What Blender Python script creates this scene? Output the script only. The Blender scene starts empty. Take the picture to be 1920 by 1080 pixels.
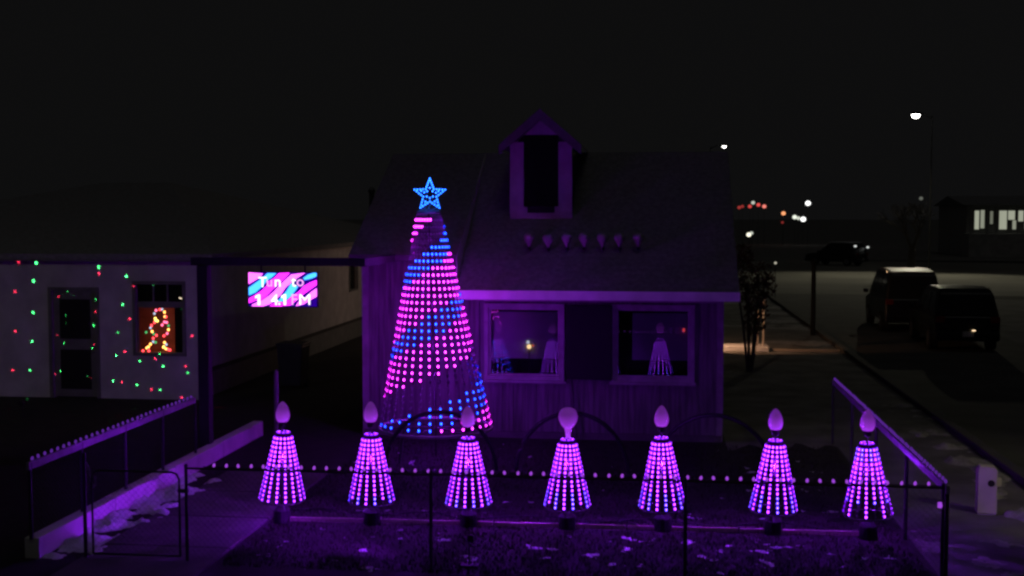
import bpy, bmesh, math, random
from mathutils import Vector, Matrix, noise
R = math.radians
PI = math.pi
random.seed(7)
S = bpy.context.scene
COL = S.collection

# ------------------------------------------------------------------ camera, sky, sun, exposure
F_PX, H_CAM = 2263.0, 3.96
PITCH = math.atan2(134, F_PX)
YAW = math.atan2(274, math.hypot(F_PX, 134))
cam_d = bpy.data.cameras.new('camera')
cam_d.sensor_width = 36.0
cam_d.lens = 36.0 * F_PX / 1920.0
cam_d.clip_end = 3000
cam = bpy.data.objects.new('camera', cam_d)
COL.objects.link(cam)
cam.location = (0, 0, H_CAM)
cam.rotation_euler = (PI / 2 - PITCH, 0, YAW)
S.camera = cam

W = bpy.data.worlds.new('World')
S.world = W
W.use_nodes = True
wn = W.node_tree
for n in list(wn.nodes):
    wn.nodes.remove(n)
wo = wn.nodes.new('ShaderNodeOutputWorld')
wb = wn.nodes.new('ShaderNodeBackground')
wb.inputs['Color'].default_value = (1.0, 0.99, 1.02, 1)      # overcast night sky, faint town glow
wb.inputs['Strength'].default_value = 0.0042
wn.links.new(wb.outputs[0], wo.inputs[0])

sun_d = bpy.data.lights.new('moon_light', 'SUN')
sun_d.energy = 0.032
sun_d.angle = R(20)
sun_d.color = (1, .97, .93)
sun = bpy.data.objects.new('moon_light', sun_d)
COL.objects.link(sun)
sun.rotation_euler = (R(22), 0, R(20))

S.view_settings.view_transform = 'Standard'
S.view_settings.look = 'None'
S.view_settings.exposure = 0
S.view_settings.gamma = 1
S.view_settings.use_curve_mapping = False
S.render.engine = 'CYCLES'
S.cycles.use_denoising = True
S.cycles.filter_width = 2.6
S.cycles.use_light_tree = True
S.cycles.max_bounces = 5
S.cycles.transparent_max_bounces = 12
S.cycles.sample_clamp_indirect = 2.0

# ------------------------------------------------------------------ helpers
def P(px, py, Y=None, Z=None, X=None):
    """the point of the world seen at a photo pixel, on the plane Y, Z or X"""
    x, y = (px - 960) / F_PX, -(py - 540) / F_PX
    cp, sp = math.cos(PITCH), math.sin(PITCH)
    up, fw = y * cp - sp, y * sp + cp
    c, s = math.cos(YAW), math.sin(YAW)
    d = Vector((x * c - fw * s, x * s + fw * c, up))
    t = Y / d.y if Y is not None else ((Z - H_CAM) / d.z if Z is not None else X / d.x)
    return Vector((0, 0, H_CAM)) + d * t

def mat(name, color, rough=.7, var=.25, scale=6.0, bump=0.0, bscale=40.0, metal=0.0, spec=.5, color2=None, stretch=None):
    m = bpy.data.materials.new(name)
    m.use_nodes = True
    nt = m.node_tree
    b = nt.nodes['Principled BSDF']
    b.inputs['Roughness'].default_value = rough
    b.inputs['Metallic'].default_value = metal
    b.inputs['Specular IOR Level'].default_value = spec
    tc = nt.nodes.new('ShaderNodeTexCoord')
    src = tc.outputs['Object']
    if stretch:
        mp = nt.nodes.new('ShaderNodeMapping')
        mp.inputs['Scale'].default_value = stretch
        nt.links.new(src, mp.inputs['Vector'])
        src = mp.outputs['Vector']
    nz = nt.nodes.new('ShaderNodeTexNoise')
    nz.inputs['Scale'].default_value = scale
    nz.inputs['Detail'].default_value = 6
    nt.links.new(src, nz.inputs['Vector'])
    rp = nt.nodes.new('ShaderNodeValToRGB')
    c2 = color2 or tuple(c * (1 - var) for c in color)
    rp.color_ramp.elements[0].position = .35
    rp.color_ramp.elements[0].color = (*c2, 1)
    rp.color_ramp.elements[1].position = .65
    rp.color_ramp.elements[1].color = (*color, 1)
    nt.links.new(nz.outputs['Fac'], rp.inputs['Fac'])
    nt.links.new(rp.outputs['Color'], b.inputs['Base Color'])
    if bump:
        n2 = nt.nodes.new('ShaderNodeTexNoise')
        n2.inputs['Scale'].default_value = bscale
        n2.inputs['Detail'].default_value = 4
        nt.links.new(src, n2.inputs['Vector'])
        bp = nt.nodes.new('ShaderNodeBump')
        bp.inputs['Strength'].default_value = bump
        bp.inputs['Distance'].default_value = .02
        nt.links.new(n2.outputs['Fac'], bp.inputs['Height'])
        nt.links.new(bp.outputs['Normal'], b.inputs['Normal'])
    return m

def emit(name, color, strength=1.0):
    m = bpy.data.materials.new(name)
    m.use_nodes = True
    nt = m.node_tree
    nt.nodes.remove(nt.nodes['Principled BSDF'])
    e = nt.nodes.new('ShaderNodeEmission')
    e.inputs['Color'].default_value = (*color, 1)
    e.inputs['Strength'].default_value = strength
    nt.links.new(e.outputs[0], nt.nodes['Material Output'].inputs[0])
    return m

def glass(name, ior=1.7, tint=(.92, .95, .95)):
    m = bpy.data.materials.new(name)
    m.use_nodes = True
    nt = m.node_tree
    nt.nodes.remove(nt.nodes['Principled BSDF'])
    fr = nt.nodes.new('ShaderNodeFresnel')
    fr.inputs['IOR'].default_value = ior
    tr = nt.nodes.new('ShaderNodeBsdfTransparent')
    tr.inputs['Color'].default_value = (*tint, 1)
    gl = nt.nodes.new('ShaderNodeBsdfGlossy')
    gl.inputs['Roughness'].default_value = 0.0
    mx = nt.nodes.new('ShaderNodeMixShader')
    nt.links.new(fr.outputs[0], mx.inputs[0])
    nt.links.new(tr.outputs[0], mx.inputs[1])
    nt.links.new(gl.outputs[0], mx.inputs[2])
    nt.links.new(mx.outputs[0], nt.nodes['Material Output'].inputs[0])
    return m

class MB:
    def __init__(s):
        s.v, s.f, s.m = [], [], []
    def add(s, vs, fs, mi=0):
        o = len(s.v)
        s.v += [Vector(v) for v in vs]
        s.f += [tuple(i + o for i in f) for f in fs]
        s.m += [mi] * len(fs)
        return s
    def box(s, a, b, mi=0):
        x0, y0, z0 = (min(a[i], b[i]) for i in range(3))
        x1, y1, z1 = (max(a[i], b[i]) for i in range(3))
        return s.add([(x0, y0, z0), (x1, y0, z0), (x1, y1, z0), (x0, y1, z0), (x0, y0, z1), (x1, y0, z1), (x1, y1, z1), (x0, y1, z1)],
                     [(0, 3, 2, 1), (4, 5, 6, 7), (0, 1, 5, 4), (1, 2, 6, 5), (2, 3, 7, 6), (3, 0, 4, 7)], mi)
    def tube(s, pts, r, n=8, mi=0, closed=False):
        pts = [Vector(p) for p in pts]
        k = len(pts)
        rs = r if isinstance(r, (list, tuple)) else [r] * k
        vs, fs = [], []
        for i, p in enumerate(pts):
            if closed:
                t = pts[(i + 1) % k] - pts[i - 1]
            else:
                t = pts[min(i + 1, k - 1)] - pts[max(i - 1, 0)]
            t.normalize()
            up = Vector((0, 0, 1)) if abs(t.z) < .9 else Vector((1, 0, 0))
            a = t.cross(up).normalized()
            b = t.cross(a)
            for j in range(n):
                q = 2 * PI * j / n
                vs.append(p + (a * math.cos(q) + b * math.sin(q)) * rs[i])
        for i in range(k if closed else k - 1):
            i2 = (i + 1) % k
            for j in range(n):
                j2 = (j + 1) % n
                fs.append((i * n + j, i2 * n + j, i2 * n + j2, i * n + j2))
        if not closed:
            fs.append(tuple(range(n)))
            fs.append(tuple((k - 1) * n + j for j in reversed(range(n))))
        return s.add(vs, fs, mi)
    def lathe(s, prof, n=16, c=(0, 0, 0), mi=0):
        """profile of (radius, z) from bottom to top"""
        vs, fs = [], []
        for r, z in prof:
            for j in range(n):
                q = 2 * PI * j / n
                vs.append((c[0] + r * math.cos(q), c[1] + r * math.sin(q), c[2] + z))
        k = len(prof)
        for i in range(k - 1):
            for j in range(n):
                j2 = (j + 1) % n
                fs.append((i * n + j, i * n + j2, (i + 1) * n + j2, (i + 1) * n + j))
        fs.append(tuple(reversed(range(n))))
        fs.append(tuple((k - 1) * n + j for j in range(n)))
        return s.add(vs, fs, mi)
    def prism(s, poly, d, mi=0):
        """poly: list of 3-D points, extruded by the vector d"""
        n = len(poly)
        d = Vector(d)
        vs = [Vector(p) for p in poly] + [Vector(p) + d for p in poly]
        fs = [tuple(range(n)), tuple(reversed(range(n, 2 * n)))]
        for i in range(n):
            j = (i + 1) % n
            fs.append((i, i + n, j + n, j))
        return s.add(vs, fs, mi)
    def mesh(s, name, mats, origin=(0, 0, 0), smooth=False):
        me = bpy.data.meshes.new(name)
        o = Vector(origin)
        me.from_pydata([v - o for v in s.v], [], s.f)
        for m in (mats if isinstance(mats, (list, tuple)) else [mats]):
            me.materials.append(m)
        me.polygons.foreach_set('material_index', s.m)
        if smooth:
            me.polygons.foreach_set('use_smooth', [True] * len(me.polygons))
        bm = bmesh.new()
        bm.from_mesh(me)
        bmesh.ops.recalc_face_normals(bm, faces=bm.faces)
        bm.to_mesh(me)
        bm.free()
        me.update()
        return me
    def build(s, name, mats, parent=None, smooth=False, bevel=0.0, local=False):
        """coordinates are world coordinates unless local; parents are unrotated"""
        org = Vector((0, 0, 0))
        if parent is not None and not local:
            q = parent
            while q is not None:
                org += q.location
                q = q.parent
        o = bpy.data.objects.new(name, s.mesh(name, mats, org, smooth))
        COL.objects.link(o)
        if parent is not None:
            o.parent = parent
        if bevel:
            b = o.modifiers.new('bevel', 'BEVEL')
            b.width = bevel
            b.segments = 2
            b.limit_method = 'ANGLE'
        return o

def tag(o, label=None, cat=None, group=None, kind=None):
    for k, v in (('label', label), ('category', cat), ('group', group), ('kind', kind)):
        if v:
            o[k] = v
    return o

def thing(name, label, cat, loc=(0, 0, 0), rz=0.0, group=None):
    o = bpy.data.objects.new(name, None)
    o.empty_display_size = .2
    COL.objects.link(o)
    o.location = loc
    o.rotation_euler = (0, 0, rz)
    return tag(o, label, cat, group)

def inst(name, me, parent, loc=(0, 0, 0), rot=(0, 0, 0)):
    o = bpy.data.objects.new(name, me)
    COL.objects.link(o)
    o.parent = parent
    o.location = loc
    o.rotation_euler = rot
    return o

def lamp(name, loc, color, energy, parent=None, target=None, spot=None, blend=.5, size=.05):
    d = bpy.data.lights.new(name, 'SPOT' if spot else 'POINT')
    d.color = color
    d.energy = energy
    d.shadow_soft_size = size
    if spot:
        d.spot_size = spot
        d.spot_blend = blend
    o = bpy.data.objects.new(name, d)
    COL.objects.link(o)
    loc = Vector(loc)
    if parent is not None:
        o.parent = parent
        o.location = loc - parent.location
    else:
        o.location = loc
    if target is not None:
        o.rotation_euler = (Vector(target) - loc).to_track_quat('-Z', 'Y').to_euler()
    return o

# ------------------------------------------------------------------ materials
M = dict(
    grass=mat('winter_grass', (.024, .022, .017), .95, color2=(.011, .010, .008), scale=3.5, bump=.8, bscale=60),
    blade=mat('grass_blade', (.021, .020, .013), .9, scale=9),
    asphalt=mat('asphalt', (.085, .085, .082), .9, color2=(.055, .055, .053), scale=.9, bump=.4, bscale=90),
    road_far=mat('frosty_road', (.19, .185, .16), .9, color2=(.12, .118, .10), scale=.15, bump=.2),
    concrete=mat('damp_concrete', (.115, .11, .107), .9, color2=(.07, .068, .066), scale=2.2, bump=.35, bscale=50),
    curb=mat('whitewashed_concrete', (.78, .76, .75), .9, color2=(.62, .61, .60), scale=3, bump=.3),
    snow=mat('old_snow', (.82, .83, .86), .85, color2=(.62, .62, .64), scale=7, bump=.7, bscale=26),
    siding=mat('weathered_siding', (.185, .18, .178), .75, color2=(.095, .092, .09), scale=3.0, bump=.2, bscale=30, stretch=(6, 6, .5)),
    trim=mat('white_trim', (.80, .79, .78), .6, color2=(.68, .67, .66), scale=5),
    casing=mat('window_casing', (.32, .315, .31), .6, color2=(.22, .215, .21), scale=5),
    dirty=mat('dirty_snow', (.36, .35, .34), .9, color2=(.22, .21, .20), scale=7, bump=.7, bscale=26),
    frost=mat('frosty_grass', (.20, .195, .185), .95, color2=(.10, .097, .09), scale=1.2, bump=.8, bscale=60),
    dtrim=mat('dormer_trim', (.34, .335, .33), .6, color2=(.26, .255, .25), scale=5),
    roof=mat('frosty_shingle', (.235, .235, .24), .9, color2=(.16, .16, .165), scale=12, bump=.6, bscale=30),
    roof_edge=mat('roof_board', (.12, .115, .115), .8, scale=5),
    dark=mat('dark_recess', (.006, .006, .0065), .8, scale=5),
    black_plastic=mat('black_plastic', (.02, .02, .021), .5, scale=8),
    arch=mat('arch_pipe', (.022, .022, .024), .6, scale=8),
    blind=mat('cream_blind', (.42, .41, .41), .8, color2=(.36, .355, .355), scale=2),
    wallin=mat('room_wall', (.10, .085, .075), .8, scale=3),
    neigh=mat('neighbour_wall', (.56, .55, .53), .85, color2=(.44, .43, .42), scale=2.2, bump=.3, bscale=20),
    neigh_door=mat('grey_door', (.18, .175, .17), .6, scale=4),
    soffit=mat('soffit', (.50, .44, .38), .8, scale=3),
    wood=mat('wood_post', (.055, .052, .055), .85, scale=4, stretch=(8, 8, .6), bump=.3),
    fence_wood=mat('fence_wood', (.06, .055, .05), .85, scale=4, stretch=(8, 8, .6), bump=.3),
    steel=mat('galvanised_steel', (.16, .16, .165), .5, metal=.6, scale=12),
    dark_steel=mat('dark_pipe', (.035, .035, .037), .55, scale=12),
    rail=mat('white_rail', (.34, .335, .34), .6, color2=(.25, .25, .25), scale=6),
    edging=mat('timber_edging', (.50, .42, .33), .85, color2=(.34, .28, .22), scale=5, stretch=(.4, 8, 8)),
    wire=mat('light_string_wire', (.22, .21, .22), .6, scale=10),
    led_off=mat('unlit_led', (.32, .32, .33), .4, scale=10),
    led_back=mat('led_socket', (.015, .015, .016), .6, scale=10),
    bulbprop=mat('white_bulb_plastic', (.42, .41, .42), .35, color2=(.37, .36, .37), scale=4),
    bush=mat('russet_leaf', (.17, .075, .050), .8, color2=(.08, .035, .025), scale=8),
    bark=mat('bark', (.13, .12, .11), .9, scale=8, bump=.6),
    paint=mat('black_car_paint', (.012, .012, .014), .28, scale=3, spec=.5),
    paint2=mat('dark_van_paint', (.016, .017, .020), .35, scale=3, spec=.5),
    carglass=mat('tinted_glass', (.008, .009, .010), .12, scale=3, spec=.5),
    tyre=mat('tyre_rubber', (.018, .018, .018), .85, scale=9),
    rim=mat('wheel_rim', (.30, .30, .31), .35, metal=.8, scale=9),
    chrome=mat('chrome', (.55, .55, .56), .18, metal=1, scale=9),
    redlens=mat('red_lens', (.20, .02, .018), .2, scale=9),
    plate=mat('plate_white', (.55, .55, .53), .4, scale=9),
    pedestal=mat('pedestal_plastic', (.62, .58, .50), .6, color2=(.5, .47, .4), scale=4),
    hole=mat('dark_port', (.01, .01, .01), .7, scale=4),
    farwall=mat('far_wall', (.45, .45, .44), .85, scale=2),
    pole=mat('pole_wood', (.008, .008, .008), .9, scale=4, stretch=(6, 6, .4)),
    binp=mat('bin_plastic', (.025, .028, .035), .5, scale=4),
    canopy=mat('screen_case', (.02, .02, .022), .5, scale=6),
)
M['pane'] = glass('window_glass', 1.6)
M['redroom'] = mat('red_room_wall', (.30, .12, .09), .8, color2=(.20, .07, .055), scale=5)
M['ice'] = mat('roof_ice', (.5, .5, .5), .40, scale=6, spec=.6)
M['pane2'] = glass('neighbour_glass', 1.45)
def led(name, core, ks, rim, rs):
    return (emit(name + '_core', core, ks), emit(name + '_lens', rim, rs))
E_MINI = led('led_violet_pink', (.34, .034, 1.0), 13, (.20, .004, 1.0), 1.3)
E_MINIB = led('led_violet_blue', (.15, .065, 1.0), 11, (.05, .006, 1.0), 1.3)
E_PINK = led('led_pink', (.80, .042, .95), 16, (.85, .004, .95), 1.2)
E_BLUE = led('led_blue', (.012, .070, 1.0), 17, (.004, .016, 1.0), 1.4)
E_STAR = led('led_ice_blue', (.02, .17, 1.0), 13, (.005, .03, 1.0), 1.5)
E_RAIL = emit('rail_bulb_violet', (.34, .06, .70), 1.0)
E_SIDE = emit('side_bulb_violet', (.20, .04, .60), .42)

# ------------------------------------------------------------------ ground, road, path
def sheet(name, poly, z, m, parent=None):
    mb = MB()
    mb.add([(x, y, z) for x, y in poly], [tuple(range(len(poly)))])
    o = mb.build(name, m)
    return tag(o, kind='structure')

sheet('ground', [(-900, -60), (900, -60), (900, 1500), (-900, 1500)], 0, M['grass'])
sheet('verge', [(3.10, 12.5), (5.35, 12.5), (5.35, 62), (3.10, 62)], .006, M['frost'])
edge_ = [(1.2 + .1 * k, 20.6 + .8 * noise.noise(Vector((k * .37, 2.2, 0))) + .03 * k) for k in range(19)]
sheet('side_lawn', edge_ + [(3.13, 21.0), (3.13, 62), (1.2, 62)], .005, M['frost'])
sheet('field', [(-500, 112.5), (900, 112.5), (900, 1400), (-500, 1400)], .006, M['frost'])
sheet('roadside', [(11.21, 5), (70, 5), (70, 59.8), (11.21, 59.8)], .006, M['frost'])
sheet('street', [(5.55, -40), (11.2, -40), (11.2, 400), (5.55, 400)], .004, M['asphalt'])
sheet('cross_street', [(5.2, 63), (70, 60), (70, 92), (26, 108), (12, 112), (5.2, 104)], .008, M['road_far'])
sheet('pavement', [(-40, 9.0), (3.0, 9.0), (3.0, 12.2), (-40, 12.2)], .012, M['concrete'])
mb = MB()
mb.box((5.35, -40, 0), (5.55, 62, .12))
tag(mb.build('kerb', M['asphalt'], bevel=.02), kind='structure')

# concrete path from the gate up to the passage, in cast slabs
for k in range(4):
    y0 = 12.2 + k * 1.44
    mb = MB()
    mb.box((-6.60, y0, -.05), (-5.02, y0 + 1.42, .03))
    o = mb.build('path', M['concrete'], bevel=.012)
    tag(o, kind='structure')

# low concrete wall along the path, cast in lengths
wall = thing('low_wall', 'low pale concrete wall beside the path, carrying the fence with the sloping rail', 'wall', (-7.2, 13.0, 0))
for k in range(4):
    y0 = 13.0 + k * 2.0
    mb = MB()
    mb.box((-7.26, y0, 0), (-7.08, y0 + 1.985, .25 + .005 * k))
    mb.build('wall_length', M['curb'], wall, bevel=.012)
mb = MB()
mb.box((-45, 9, 0), (-7.7, 12.95, .02))
tag(mb.build('lower_pavement', M['concrete']), kind='structure')

# snow: lumpy sheets with holes
SNOW_M = M['snow']
def snow_patch(name, inside, x0, x1, y0, y1, step, thick, seed, thr, scale=2.2, zbase=.0):
    nx, ny = int((x1 - x0) / step) + 1, int((y1 - y0) / step) + 1
    hs = {}
    for i in range(nx + 1):
        for j in range(ny + 1):
            x, y = x0 + i * step, y0 + j * step
            h = noise.fractal(Vector((x * scale, y * scale, seed)), .9, 2.1, 4) * .5 + .5
            h += inside(x, y)
            hs[i, j] = h - thr
    mb = MB()
    idx = {}
    def vid(i, j):
        if (i, j) not in idx:
            h = max(0.0, hs[i, j])
            z = zbase + min(1.0, h * 3) * thick * (.6 + .5 * noise.noise(Vector((i * .9, j * .9, seed)))) if h > 0 else zbase - .01
            jx, jy = random.uniform(-.3, .3) * step, random.uniform(-.3, .3) * step
            idx[i, j] = len(mb.v)
            mb.v.append(Vector((x0 + i * step + jx, y0 + j * step + jy, z)))
        return idx[i, j]
    for i in range(nx):
        for j in range(ny):
            q = [(i, j), (i + 1, j), (i + 1, j + 1), (i, j + 1)]
            if max(hs[p] for p in q) > 0:
                mb.f.append(tuple(vid(*p) for p in q))
                mb.m.append(0)
    if not mb.f:
        return None
    o = mb.build(name, SNOW_M, smooth=True)
    return tag(o, kind='stuff')

def band(v, a, b, soft):
    return max(-1.0, min(0.0, min(v - a, b - v) / soft))
# snow bank between the low wall and the path
snow_patch('snow_bank', lambda x, y: band(x, -7.12, -6.52, .22) * .6 + band(y, 13.15, 17.6, .5) * .8, -7.10, -6.35, 12.9, 18.0, .045, .15, 3.1, .42, 2.6)
# flecks of leftover snow on the lawn close to the front fence
def flecks(x, y):
    return -.02 + band(y, 13.1, 14.75, .35) * .5 + .12 * noise.noise(Vector((x * .5, y * .6, 9)))
snow_patch('snow_flecks', flecks, -5.0, 3.0, 12.95, 15.0, .035, .02, 5.7, .735, 4.2)
snow_patch('thin_snow', lambda x, y: band(y, 15.3, 20.6, .6) * .5 - .02, -4.9, 2.9, 15.2, 20.8, .05, .012, 2.2, .80, 3.2)
# ridge of ploughed snow along the street, and by the pavement corner
SNOW_M = M['dirty']
snow_patch('ploughed_snow', lambda x, y: band(x, 4.7, 5.5, .25) * .6 + band(y, 13.5, 26, .8) * .5, 4.5, 5.6, 13.2, 26.5, .06, .14, 8.3, .57, 1.5)
snow_patch('corner_snow', lambda x, y: band(x, 3.2, 4.6, .3) * .6 + band(y, 13.2, 15.1, .3) * .6, 3.1, 5.0, 13.0, 15.3, .05, .06, 12.3, .56, 1.9)
snow_patch('verge_snow', lambda x, y: band(x, 2.2, 5.3, .6) * .4 + band(y, 38, 75, 4) * .5, 2.0, 5.4, 37, 78, .25, .06, 4.3, .58, .5)

SNOW_M = M['snow']
# short dead grass blades over the front lawn
mb = MB()
for k in range(22000):
    x, y = random.uniform(-4.95, 3.0), 13.0 + 8.0 * random.random() ** 1.3
    a, h = random.uniform(0, PI), random.uniform(.025, .06)
    w = .006
    dx, dy = math.cos(a) * w, math.sin(a) * w
    lx, ly = random.uniform(-.02, .02), random.uniform(-.02, .02)
    mb.add([(x - dx, y - dy, 0), (x + dx, y + dy, 0), (x + lx, y + ly, h)], [(0, 1, 2)])
me = bpy.data.meshes.new('grass')
me.from_pydata(mb.v, [], mb.f)
me.materials.append(M['blade'])
go = bpy.data.objects.new('grass', me)
COL.objects.link(go)
tag(go, kind='stuff')

# ------------------------------------------------------------------ main house
YW = 21.3
XL, XR = -5.30, 1.15
house = thing('house', 'cottage with a dark roof dormer and two wide front windows behind the light trees', 'house', (XL, YW, 0))
mb = MB()
mb.box((XL + .02, YW + .05, 0), (XR - .02, 30, 3.1))
mb.box((XL + .02, 30.0, 0), (-1.0, 40.0, 2.9))
mb.box((-1.0, 30.01, 0), (XR - .02, 36.0, 2.5))
wallp = MB()
# front wall shell with openings for the two windows
W1 = (P(908, 570, Y=YW), P(1057, 708, Y=YW))
W2 = (P(1147, 570, Y=YW), P(1302, 708, Y=YW))
zb, zt = 1.10, 2.40
w1a, w1b, w2a, w2b = -3.07, -1.64, -.80, .65
# wall pieces around openings (5 cm backing shell)
def shell(x0, x1, z0, z1):
    wallp.box((x0, YW + .02, z0), (x1, YW + .10, z1))
shell(XL, -3.53, 0, 3.16)
shell(-3.53, w1a, 0, 2.62)
shell(w1a, w2b, 0, zb)
shell(w1b, w2a, zb, zt)
shell(w2b, XR, 0, 2.62)
shell(w1a, w2b, zt, 2.62)
wallp.box((XL, YW + .10, 0), (XL + .1, 40, 3.0))
wallp.box((XR - .1, YW + .10, 0), (XR, 36, 2.5))
wallp.box((XL + .1, 39.9, 0), (XR - .1, 40, 2.5))
wall_part = wallp.build('wall', M['siding'], house)
# vertical siding boards on the front
def boards(x0, x1, z0, z1, w=.203):
    n = max(1, round((x1 - x0) / w))
    w = (x1 - x0) / n
    for i in range(n):
        b = MB()
        pr = random.uniform(-.003, .003)
        b.box((x0 + i * w + .004, YW - .012 + pr, z0), (x0 + (i + 1) * w - .004, YW + .02, z1))
        b.build('siding_board', M['siding'], wall_part)
boards(XL + .1, -3.53, .12, 3.15)
boards(-3.53, w1a - .09, .12, 2.5)
boards(w1a - .09, w2b + .09, .12, zb - .10)
boards(w2b + .09, XR - .12, .12, 2.5)
boards(w1b + .09, w2a - .09, zb - .1, zt + .04)
b = MB(); b.box((XL + .02, YW - .03, 0), (XR - .02, YW + .01, .115)); b.build('base_board', M['roof_edge'], house)
for x in (XL, XR - .115):
    b = MB(); b.box((x, YW - .028, .02), (x + .115, YW + .018, 2.55 if x > 0 else 3.17)); b.build('corner_board', M['casing'], house)

def window(x0, x1, z0, z1, y, parent, fm, pm, casing=.075, depth=.06):
    f = MB()
    for (a, c) in (((x0 - casing, z0 - casing), (x0, z1 + casing)), ((x1, z0 - casing), (x1 + casing, z1 + casing))):
        f.box((a[0], y - .045, a[1]), (c[0], y + .018, c[1]))
    f.box((x0, y - .045, z1), (x1, y + .018, z1 + casing))
    f.box((x0, y - .045, z0 - casing), (x1, y + .018, z0))
    w = f.build('window', fm, parent)
    s = MB()
    t = .04
    s.box((x0 + .002, y - .01, z0 + .002), (x0 + t, y + .05, z1 - .002))
    s.box((x1 - t, y - .01, z0 + .002), (x1 - .002, y + .05, z1 - .002))
    s.box((x0 + t, y - .01, z1 - t), (x1 - t, y + .05, z1 - .002))
    s.box((x0 + t, y - .01, z0 + .002), (x1 - t, y + .05, z0 + t))
    s.build('sash', fm, w)
    s = MB(); s.box((x0 - casing - .03, y - .09, z0 - casing - .045), (x1 + casing + .03, y + .012, z0 - casing - .002)); s.build('sill', fm, w)
    p = MB(); p.box((x0 + t, y + .015, z0 + t), (x1 - t, y + .021, z1 - t)); p.build('pane', pm, w)
    return w
for (x0, x1) in ((w1a, w1b), (w2a, w2b)):
    w = window(x0 + .075, x1 - .075, zb + .02, zt - .06, YW, house, M['casing'], M['pane'])
    b = MB()
    bz0, bz1 = 1.42, zt - .20
    xs = (x0 + .10, x1 - .10) if x0 < -2 else (x0 + .36, x1 - .10)
    for k in range(30):       # blind of fine horizontal slats
        z = bz0 + (bz1 - bz0) * k / 29
        b.add([(xs[0], YW + .100, z), (xs[1], YW + .100, z), (xs[1], YW + .112, z + .027), (xs[0], YW + .112, z + .027)], [(0, 1, 2, 3)])
    b.box((xs[0], YW + .095, bz1 + .03), (xs[1], YW + .13, bz1 + .055))
    o = b.build('blind', M['blind'], w)
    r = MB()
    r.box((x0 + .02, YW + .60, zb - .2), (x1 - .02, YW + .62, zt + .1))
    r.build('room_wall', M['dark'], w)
# dark board fixed between the windows, its cable hanging to the ground
b = MB()
b.box((-1.60, YW - .11, 1.08), (-.79, YW - .05, 2.40))
pan = b.build('dark_board', M['dark'], house, bevel=.01)
b = MB()
b.tube([(-1.50, YW - .08, 1.08), (-1.47, YW - .07, .8), (-1.45, YW - .09, .45), (-1.40, YW - .12, .05)], .014, 6)
b.build('cable', M['black_plastic'], house)
# roofs
SL = .67
def roof_slab(name, x0, x1, ya, za, yb, zbk, t, m):
    b = MB()
    b.add([(x0, ya, za), (x1, ya, za), (x1, yb, zbk), (x0, yb, zbk), (x0, ya, za - t), (x1, ya, za - t), (x1, yb, zbk - t), (x0, yb, zbk - t)],
          [(0, 1, 2, 3), (7, 6, 5, 4), (0, 4, 5, 1), (1, 5, 6, 2), (2, 6, 7, 3), (3, 7, 4, 0)])
    return b.build(name, m, house)
YE = 20.88
ZE = 2.66
YR = 24.75
ZR = ZE + SL * (YR - YE)
roof = roof_slab('roof', -3.52, XR + .24, YE, ZE, YR, ZR, .10, M['roof'])
roof_slab('roof', XL - .18, -3.525, 21.02, 3.27, YR, ZR + .01, .09, M['roof'])
roof_slab('roof', XL - .18, XR + .24, 30.4, 2.9, YR + .002, ZR - .004, .10, M['roof'])
roof_slab('roof', XL - .2, -.8, 29.9, 3.3, 40.2, 2.95, .1, M['roof'])
# courses of shingles standing proud on the slope in front
sh = MB()
for k in range(1, 26):
    t = k / 26
    y, z = YE + (YR - YE) * t, ZE + (ZR - ZE) * t
    sh.add([(-3.50, y, z + .002), (XR + .22, y, z + .002), (XR + .22, y + .004, z + .008), (-3.50, y + .004, z + .008), (XR + .22, y + .17, z + .116), (-3.50, y + .17, z + .116)],
           [(0, 1, 2, 3), (3, 2, 4, 5)])
o = sh.build('shingle_course', M['roof'], roof)
o['kind'] = 'stuff'
b = MB()
b.prism([(-3.524, 21.03, 2.70), (-3.524, YR - .05, ZR - .05), (-3.524, YR - .05, ZR - .01), (-3.524, 21.03, 3.26)], (-.01, 0, 0))
b.build('roof_cheek', M['trim'], house)
# gable infill right and left
for x in (XL + .01, XR - .11):
    b = MB()
    b.prism([(x, YW + .1, 2.55), (x, 30.0, 2.7), (x, YR, ZR - .12)], (.1, 0, 0))
    b.build('gable', M['siding'], house)
# fascia boards and gutter
b = MB(); b.box((-3.53, YE - .03, ZE - .15), (XR + .25, YE - .003, ZE + .012)); b.build('fascia', M['trim'], house, bevel=.004)
b = MB(); b.box((-3.50, YE, ZE - .155), (XR + .22, YW - .035, ZE - .125)); b.build('soffit', M['casing'], house)
b = MB(); b.box((-3.07, YW - .06, zt + .055), (XR - .12, YW - .013, ZE - .16)); b.build('frieze_board', M['casing'], house)
b = MB(); b.box((XL - .16, 20.985, 3.17), (-3.54, 21.015, 3.28)); b.build('fascia', M['roof_edge'], house)
# vent pipe standing in the passage, left of the house
b = MB()
b.lathe([(.06, 0), (.055, 4.45), (.075, 4.46), (.075, 4.52), (.02, 4.58)], 12, (P(697, 390, Y=25).x, 25.0, 0))
tag(b.build('vent_pipe', M['steel']), 'tall thin dim pipe rising beside the left end of the cottage roof', 'pipe')

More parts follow.
